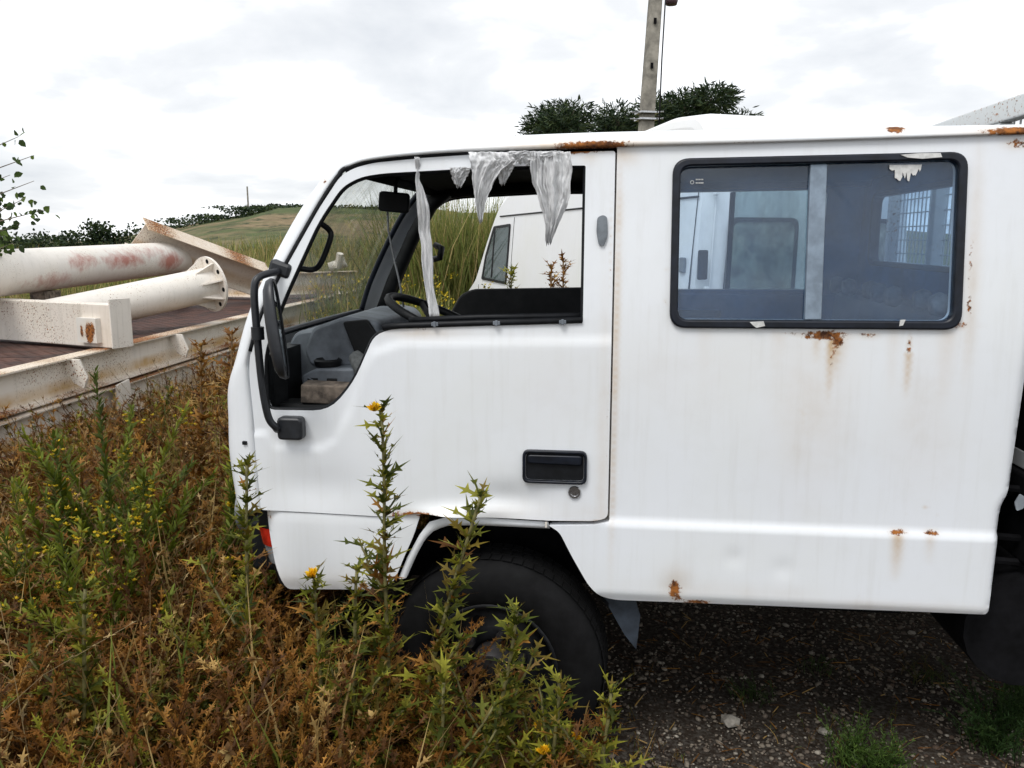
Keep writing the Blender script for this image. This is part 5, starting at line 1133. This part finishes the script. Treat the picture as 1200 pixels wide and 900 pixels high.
# ---- green yellow-flowered fleabane plants at the left
def fleabane(px_, top, Y, label, stems_=9, seed=0, spread=.16):
    global RNG
    RNG = np.random.default_rng(seed+300); P = at_y(px_, top, Y); H = P.z; root = empty('fleabane', (P.x, Y, 0), 0, label, 'plant', 'yellow flowered green plants')
    cl = Cloud(); fl = Cloud(); n_ = stems_; a = RNG.uniform(0, 6.283, n_); B = np.stack([RNG.normal(0, .03, n_), RNG.normal(0, .03, n_), np.zeros(n_)], 1)
    Hs_ = H*RNG.uniform(.68, 1.0, n_); Hs_[0] = H*1.0; cv = RNG.uniform(.1, .5, n_); cv[0] = .05
    c_ = pal([(.130,.165,.014), (.075,.105,.012), (.20,.22,.022)], [2, 1, 1], n_, .2); Ld = np.stack([np.cos(a), np.sin(a), 0*a], 1)
    pos = stem_cloud(B, Ld, Hs_, cv, .020, 4, .074, c_, cl, LANCE, pal([(.10,.12,.035)], [1], n_), .0042, .15, (25, 70))
    cl.build('foliage', M_LEAF, root)
    tip = pos(np.arange(n_), np.full(n_, .96)); sel = RNG.random(n_) < .7
    for t in tip[sel]:
        m_ = RNG.integers(5, 12); c = t + np.stack([RNG.normal(0, .03, m_), RNG.normal(0, .03, m_), RNG.uniform(-.05, .02, m_)], 1)
        for q_ in c:
            k = 7; az = RNG.uniform(0, 6.283, k); d = np.stack([np.cos(az), np.sin(az), RNG.uniform(.2, 1.0, k)], 1)
            fl.put(PETAL, frames(d, RNG.uniform(-.5, .5, k)), np.tile(q_, (k, 1)), np.full(k, .013), pal([(.66,.46,.015), (.50,.36,.02)], [1, 1], k, .2))
    if fl.n: tag(fl.build('flowers', M_LEAF, root), kind='stuff')
    return root
fleabane(112, 432, .55, 'tall green plant with yellow flowers rising before the cream beams', 13, 1)
fleabane(62, 500, .35, 'leafy green plant with yellow flowers left of the tallest green plant', 9, 2)
fleabane(150, 560, .25, 'green plant with yellow flowers between tallest green plant and truck', 9, 3)
fleabane(20, 560, .1, 'yellow flowered plant at the edge of the picture below the beam', 6, 4)
fleabane(140, 600, -.05, 'bright green upright plant in the middle of the brown scrub', 6, 5)
fleabane(258, 520, .45, 'small yellow flowered plant touching the front corner of the truck', 7, 6)
fleabane(60, 590, -.1, 'spreading plant with many yellow flowers low at the far left', 6, 7)
fleabane(345, 560, 3.4, 'plant hidden beyond the truck front', 5, 8) if False else None

# ---- grass tufts and weeds on the gravel
def tuft(px_, base_px, hgt, label, n_=70, seed=0, cols=None, broad=False):
    global RNG
    RNG = np.random.default_rng(seed+500); P = at_z(px_, base_px, 0); root = empty('weed_tuft', P, 0, label, 'weed', 'weeds on the gravel'); cl = Cloud()
    a = RNG.uniform(0, 6.283, n_); B = np.stack([RNG.normal(0, .035, n_), RNG.normal(0, .035, n_), np.zeros(n_)], 1)
    c_ = pal(cols or [(.055,.105,.018), (.09,.15,.028)], [1, 1], n_)
    stem_cloud(B, np.stack([np.cos(a), np.sin(a), 0*a], 1), RNG.uniform(.45, 1.1, n_)*hgt, RNG.uniform(.1, .9, n_), .016, 2, .022, c_, cl, LANCE, c_, .0022, .1, (20, 60))
    cl.build('foliage', M_LEAF, root); return root
tuft(1000, 896, .20, 'bright green weed tuft on the gravel below the cab', 60, 1)
tuft(1035, 905, .16, 'lower green weed tuft beside the bright one on the gravel', 50, 2)
tuft(1165, 880, .30, 'dark green weed tuft on the gravel at the picture corner', 80, 3, [(.03,.065,.016), (.045,.085,.02)])
tuft(1190, 850, .24, 'green weed tuft below the rear edge of the cab', 60, 4, [(.04,.075,.016), (.05,.09,.02)])
tuft(1085, 800, .10, 'small brownish weed under the cab', 30, 5, [(.09,.07,.025), (.06,.075,.02)])
tuft(880, 820, .10, 'small dark weed sprouting in the gravel', 26, 6, [(.04,.065,.018), (.05,.08,.02)])
tuft(960, 790, .08, 'tiny weed in the shade under the cab', 20, 7, [(.05,.06,.02), (.05,.08,.02)])

# ---- gravel
def pebble(seed):
    bm = bmesh.new(); bmesh.ops.create_icosphere(bm, subdivisions=1, radius=.5); r0 = random.Random(seed)
    v = np.array([p.co[:] for p in bm.verts]); v *= np.array([r0.uniform(.85, 1.15) for _ in range(len(v))])[:,None]; v *= np.array([1, r0.uniform(.6, .9), r0.uniform(.4, .65)])
    f = np.array([[x.index for x in fc.verts] for fc in bm.faces]); bm.free(); return (v, f, np.ones(len(v)))
m, n, l, b = nodes('gravel_stone'); a = n.new('ShaderNodeAttribute'); a.attribute_name = 'Col'; t = tex(n, l, 120, 4); l.new(mix(n, l, .5, a.outputs['Color'], ramp(n, l, t.outputs[0], .3, .7, (.6,)*3, (1.25,)*3).outputs[0], 'MULTIPLY'), b.inputs['Base Color']); b.inputs['Roughness'].default_value = .85; bump(n, l, b, t.outputs[0], .4, .003)
M_STONE = MATS['gravel_stone']
RNG = np.random.default_rng(77); cl = Cloud()
for s_, cnt, lo, hi in ((1, 5500, .006, .014), (2, 5200, .008, .020), (3, 2000, .013, .030), (4, 320, .026, .045)):
    x = RNG.uniform(-.35, 1.75, cnt); y = RNG.uniform(-.45, 1.7, cnt); dens = np.array([.5+.9*mnoise.noise(Vector((a_*3.2, b_*3.2, 2))) for a_, b_ in zip(x, y)]); k = RNG.random(cnt) < np.clip(dens+.25, .15, 1)
    x, y = x[k], y[k]; cnt = len(x); sz = RNG.uniform(lo, hi, cnt)*RNG.uniform(.7, 1, cnt); az = RNG.uniform(0, 6.283, cnt)
    d = np.stack([np.cos(az), np.sin(az), RNG.uniform(-.25, .25, cnt)], 1)
    z = np.array([ground_z(a_, b_) for a_, b_ in zip(x, y)])+sz*.15
    cl.put(pebble(s_), frames(d, RNG.uniform(-.4, .4, cnt)), np.stack([x, y, z], 1), sz, pal([(.18,.15,.115), (.115,.09,.068), (.29,.26,.215), (.08,.053,.036)], [3, 3, 1.0, 2], cnt, .2))
gv = cl.build('gravel', M_STONE); tag(gv, 'grey gravel on dark soil under and beside the truck', 'gravel', kind='stuff')
for k, (px_, py_, s_, lab) in enumerate(((856, 850, .055, 'flat pale stone lying on the gravel, largest of the loose stones'), (967, 861, .034, 'small pale stone near the bright green tuft'))):
    P = at_z(px_, py_, 0); v, f, _ = pebble(50+k); q = MB(); q.add([Vector(p)*s_*1.6 for p in v], [tuple(t) for t in f]); o = q.build('stone', plain('pale_stone_%d' % k, (.30, .275, .235), .85, .35, 30), None, bevel=.002); o.location = P+Vector((0, 0, s_*.35)); tag(o, lab, 'stone')

# ---- tall grass and flowers beyond the truck
RNG = np.random.default_rng(5); cl = Cloud()
def field(n_, x0, x1, y0, y1, h0, h1, cols, w_, keep=None, wid=1.0):
    x = RNG.uniform(x0, x1, n_); y = RNG.uniform(y0, y1, n_); dn = np.array([mnoise.noise(Vector((a_*.55, b_*.55, 8))) for a_, b_ in zip(x, y)]); k = RNG.random(n_) < np.clip(.55+dn, .1, 1)
    if keep is not None: k &= np.array([keep(a_, b_) for a_, b_ in zip(x, y)])
    x, y, dn = x[k], y[k], dn[k]; n_ = len(x); a = RNG.uniform(0, 6.283, n_); ln = RNG.uniform(.05, .5, n_)
    d = np.stack([np.cos(a)*ln, np.sin(a)*ln, np.ones(n_)], 1); H = RNG.uniform(h0, h1, n_)*(1+.3*dn); M = frames(d, RNG.uniform(0, 6.28, n_))
    z = np.array([ground_z(a_, b_) for a_, b_ in zip(x, y)]); S = np.stack([H, np.full(n_, wid), H], 1)
    cl.put(BLADE, M*S[:,None,:], np.stack([x, y, z], 1), np.ones(n_), pal(cols, w_, n_, .3))
    return x, y, z, H
def clear_of(x, y):
    if y < 6.4 and x < -1.75-.25*(y-3): return False
    u, v = trailer_at(x, y)
    if -3.5 < u < 11 and -2.5 < v < .2: return False
    p = Vector((x, y, 0))-v0; s, w_ = p.dot(h_), p.dot(r_); return not (-.2 < s < 5.1 and -.15 < w_ < VW+.1)
FG = [(.16,.185,.045), (.11,.135,.034), (.25,.235,.07), (.36,.28,.12), (.19,.155,.05)]
field(30000, -7.5, 2.2, 6.2, 13, .7, 1.55, FG, [3,3,2,1.5,1.2], clear_of, .75)
field(16000, -3.4, .6, 3.0, 6.4, .7, 1.4, FG, [3,3,2,1.5,1.2], clear_of, .8)
field(11000, -2.5, -.6, 7.6, 12, 1.6, 2.35, FG, [4,3,2,1.4,.6], clear_of, .8)
field(26000, -26, 4, 13, 34, .5, 1.3, FG, [2,2,3,3.5,1.5], clear_of, 1.6)
field(16000, -16, -6, 8, 24, .4, 1.1, FG, [2,2,3,3,1.5], clear_of, 1.2)
gr = cl.build('meadow_grass', M_LEAF); tag(gr, 'tall green and straw coloured meadow grass behind the truck', 'grass', kind='stuff')
cl = Cloud(); n_ = 3200; x = RNG.uniform(-4.2, .1, n_); y = 3.0+6.5*RNG.uniform(0, 1, n_)**1.3; k = np.array([clear_of(a_, b_) and mnoise.noise(Vector((a_*.9, b_*.9, 4))) > -.02 for a_, b_ in zip(x, y)]); x, y = x[k], y[k]
for a_, b_ in zip(x, y):
    z = RNG.uniform(.55, 1.35) if b_ > 5 else RNG.uniform(.4, 1.15); k = 9; az = RNG.uniform(0, 6.283, k); d = np.stack([np.cos(az), np.sin(az), RNG.uniform(.1, 1, k)], 1)
    cl.put(PETAL, frames(d, RNG.uniform(-.5, .5, k)), np.array([(a_, b_, z)]*k)+RNG.normal(0, .022, (k, 3)), RNG.uniform(.020, .042, k), pal([(.64,.46,.02), (.45,.36,.03), (.12,.14,.03)], [2, 1, 1], k))
    cl.put(STICK, frames(np.array([[0, .02, 1.]]), np.zeros(1))*np.array([[[z, .006, .006]]]), np.array([(a_, b_, 0.)]), np.ones(1), np.array([(.10, .10, .03)]))
fl = cl.build('meadow_flowers', M_LEAF); tag(fl, 'yellow wild flowers scattered in the grass behind the truck', 'flowers', kind='stuff')

# ---- shrubs, trees
def crown_cloud(blobs, n_, leaf, size, cols, w_, flat=.7, seed=0):
    global RNG
    RNG = np.random.default_rng(seed+900); cl = Cloud(); B = np.array(blobs); vol = (B[:,3]*B[:,4])**1.0; pr = vol/vol.sum(); i = RNG.choice(len(B), n_, p=pr)
    d = RNG.normal(0, 1, (n_, 3)); d /= np.linalg.norm(d, axis=1, keepdims=True); r = RNG.uniform(.15, 1, n_)**.45*(1+.25*RNG.normal(0, 1, n_)*.5)
    P = B[i,:3] + d*r[:,None]*np.stack([B[i,3], B[i,3], B[i,4]], 1)
    dd_ = d*np.array([1, 1, flat]) + RNG.normal(0, .45, (n_, 3)); cl.put(leaf, frames(dd_, RNG.uniform(-3, 3, n_)), P, RNG.uniform(.6, 1.3, n_)*size, pal(cols, w_, n_, .3)); return cl
TG = [(.026,.048,.018), (.016,.032,.014), (.055,.078,.024), (.038,.056,.016)]
def conifer(px0, px1, ytop, ybot, dist_, label, seed, n_=5200):
    a = at_d((px0+px1)/2, ybot, dist_); k = dist_/F_PX; wdt = (px1-px0)*k-1.1; zt = at_d((px0+px1)/2, ytop, dist_).z; zb = a.z
    root = empty('cypress_tree', (a.x, a.y, 0), 0, label, 'tree', 'dark cypresses behind the vehicles'); r0 = random.Random(seed); bl = []
    H = zt-zb
    for i in range(16):
        x = r0.uniform(-.5, .5); top = (zb+H*(1-.85*abs(x*1.7)**1.7))
        bl.append((x*wdt, r0.uniform(-1.2, 1.2), zb-1.0+(top-zb+1.0)*r0.uniform(.45, .96), r0.uniform(.5, 1.0), r0.uniform(.34, .6)))
    for i in range(8): bl.append((r0.uniform(-.42, .42)*wdt, r0.uniform(-1, 1), zb-r0.uniform(.3, 2.5), r0.uniform(.8, 1.4), r0.uniform(.5, .9)))
    crown_cloud(bl, n_*3, LANCE, .24, TG, [3,3,1.5,2], .35, seed).build('crown', M_NEEDLE, root)
    q = MB(); q.tube([(0, 0, -.2), (.1, 0, 1.5), (.0, .1, 3.2), (.1, 0, zb+.5), (.05, 0, zt-.8)], [.32, .26, .22, .14, .05], 8)
    for b_ in bl[:12]: q.tube([(.05, 0, max(1.5, b_[2]-1.2)), (b_[0]*.6, b_[1]*.6, b_[2]-.3), b_[:3]], [.08, .05, .02], 5)
    q.build('trunk', plain('cypress_bark_%d' % seed, (.07, .05, .035), .9), root, smooth=True); return root
conifer(700, 748, 118, 160, 31, 'small dark cypress crown just beside the concrete pole', 2, 2600)
conifer(612, 708, 124, 160, 30, 'low spreading dark cypress on the left of the pole', 1, 4200)
conifer(742, 880, 100, 165, 29, 'tallest dark cypress, behind and right of the pole', 3, 7000)
def shrub(x, y, w_, h__, label, grp, seed, n_=700, size=.22, cols=TG, wts=(3,3,2,2), name='shrub'):
    z = ground_z(x, y) - (.45 if 'crest' in grp else .1); root = empty(name, (x, y, z), 0, label, 'shrub', grp); r0 = random.Random(seed); bl = [(r0.uniform(-.5, .5)*w_, r0.uniform(-.3, .3)*w_, h__*r0.uniform(.10, .75), w_*r0.uniform(.2, .34), h__*r0.uniform(.2, .40)) for _ in range(9)]
    crown_cloud(bl, n_, BROAD, size*.62, list(cols), list(wts), .6, seed).build('crown', M_NEEDLE, root)
    q = MB(); q.tube([(0, 0, -.2), (.05, 0, h__*.5)], [.08, .04], 5); q.build('trunk', M_WOOD, root); return root
r0 = random.Random(11)
for k in range(11):      # dark tree belt at the far left
    px_ = -40+k*18; P = at_d(px_, 284, 46+r0.uniform(-6, 6)); shrub(P.x, P.y, r0.uniform(1.8, 3.4), r0.uniform(1.2, 2.1), 'one of the dark green bushes in the belt left of the hill', 'bushes in the far belt', 20+k, 1500, .26)
for k in range(11):      # bushes along the crest
    px_ = 222+k*25+r0.uniform(-5, 5); best = None
    for dd__ in range(60, 130, 4):
        p = at_d(px_, 280, dd__); z = ground_z(p.x, p.y); e_ = (z-CAM.z)/dd__
        if best is None or e_ > best[0]: best = (e_, p.x, p.y)
    shrub(best[1], best[2], r0.uniform(4, 9), r0.uniform(.25, .65)*(1.8 if k % 7 == 5 else 1), 'one of the low dark bushes along the hill crest', 'bushes on the crest', 60+k, 900, .34)
# broad-leaved sapling reaching in at the left
sp = at_d(-95, 500, 6.4); sap = empty('poplar_sapling', (sp.x, sp.y, 0), 0, 'leafy green poplar sapling reaching into the picture at the left', 'tree')
RNG = np.random.default_rng(44); q = MB(); cl = Cloud(); hubs = []
q.tube([(0, 0, -.1), (.05, 0, 1.0), (.0, .05, 2.0), (.05, 0, 2.9)], [.045, .035, .025, .012], 8)
O = Vector((sp.x, sp.y, 0))
for (zs, px_, py_, lf) in ((2.0, 22, 160, 14), (1.9, 40, 182, 14), (1.8, 12, 205, 10), (1.7, 40, 212, 16), (1.6, 52, 246, 26), (1.5, 30, 232, 36), (1.45, 25, 262, 44), (1.4, 8, 240, 46), (1.3, 5, 275, 60), (1.3, 15, 285, 40), (1.2, -10, 260, 60), (1.7, -10, 210, 30)):
    tip = at_d(px_, py_, 6.4+RNG.uniform(-.3, .3))-O; a = Vector((.03, 0, zs)); mid_ = a.lerp(tip, .55)+Vector((0, 0, .06)); q.tube([a, mid_, tip], [.010, .006, .002], 5)
    t = RNG.uniform(.35, 1.05, lf); PA = np.array([tuple(a.lerp(mid_, x/.55) if x < .55 else mid_.lerp(tip, (x-.55)/.45)) for x in t]); PA += RNG.normal(0, .035, PA.shape)
    d = RNG.normal(0, .6, (lf, 3))+np.array([.2, 0, -.5]); cl.put(BROAD, frames(d, RNG.uniform(-2, 2, lf)), PA, RNG.uniform(.042, .066, lf), pal([(.055,.095,.022), (.035,.06,.018), (.11,.17,.03)], [2, 1.5, 1.2], lf))
q.build('trunk', M_WOOD, sap, smooth=True); cl.build('crown', M_LEAF, sap)
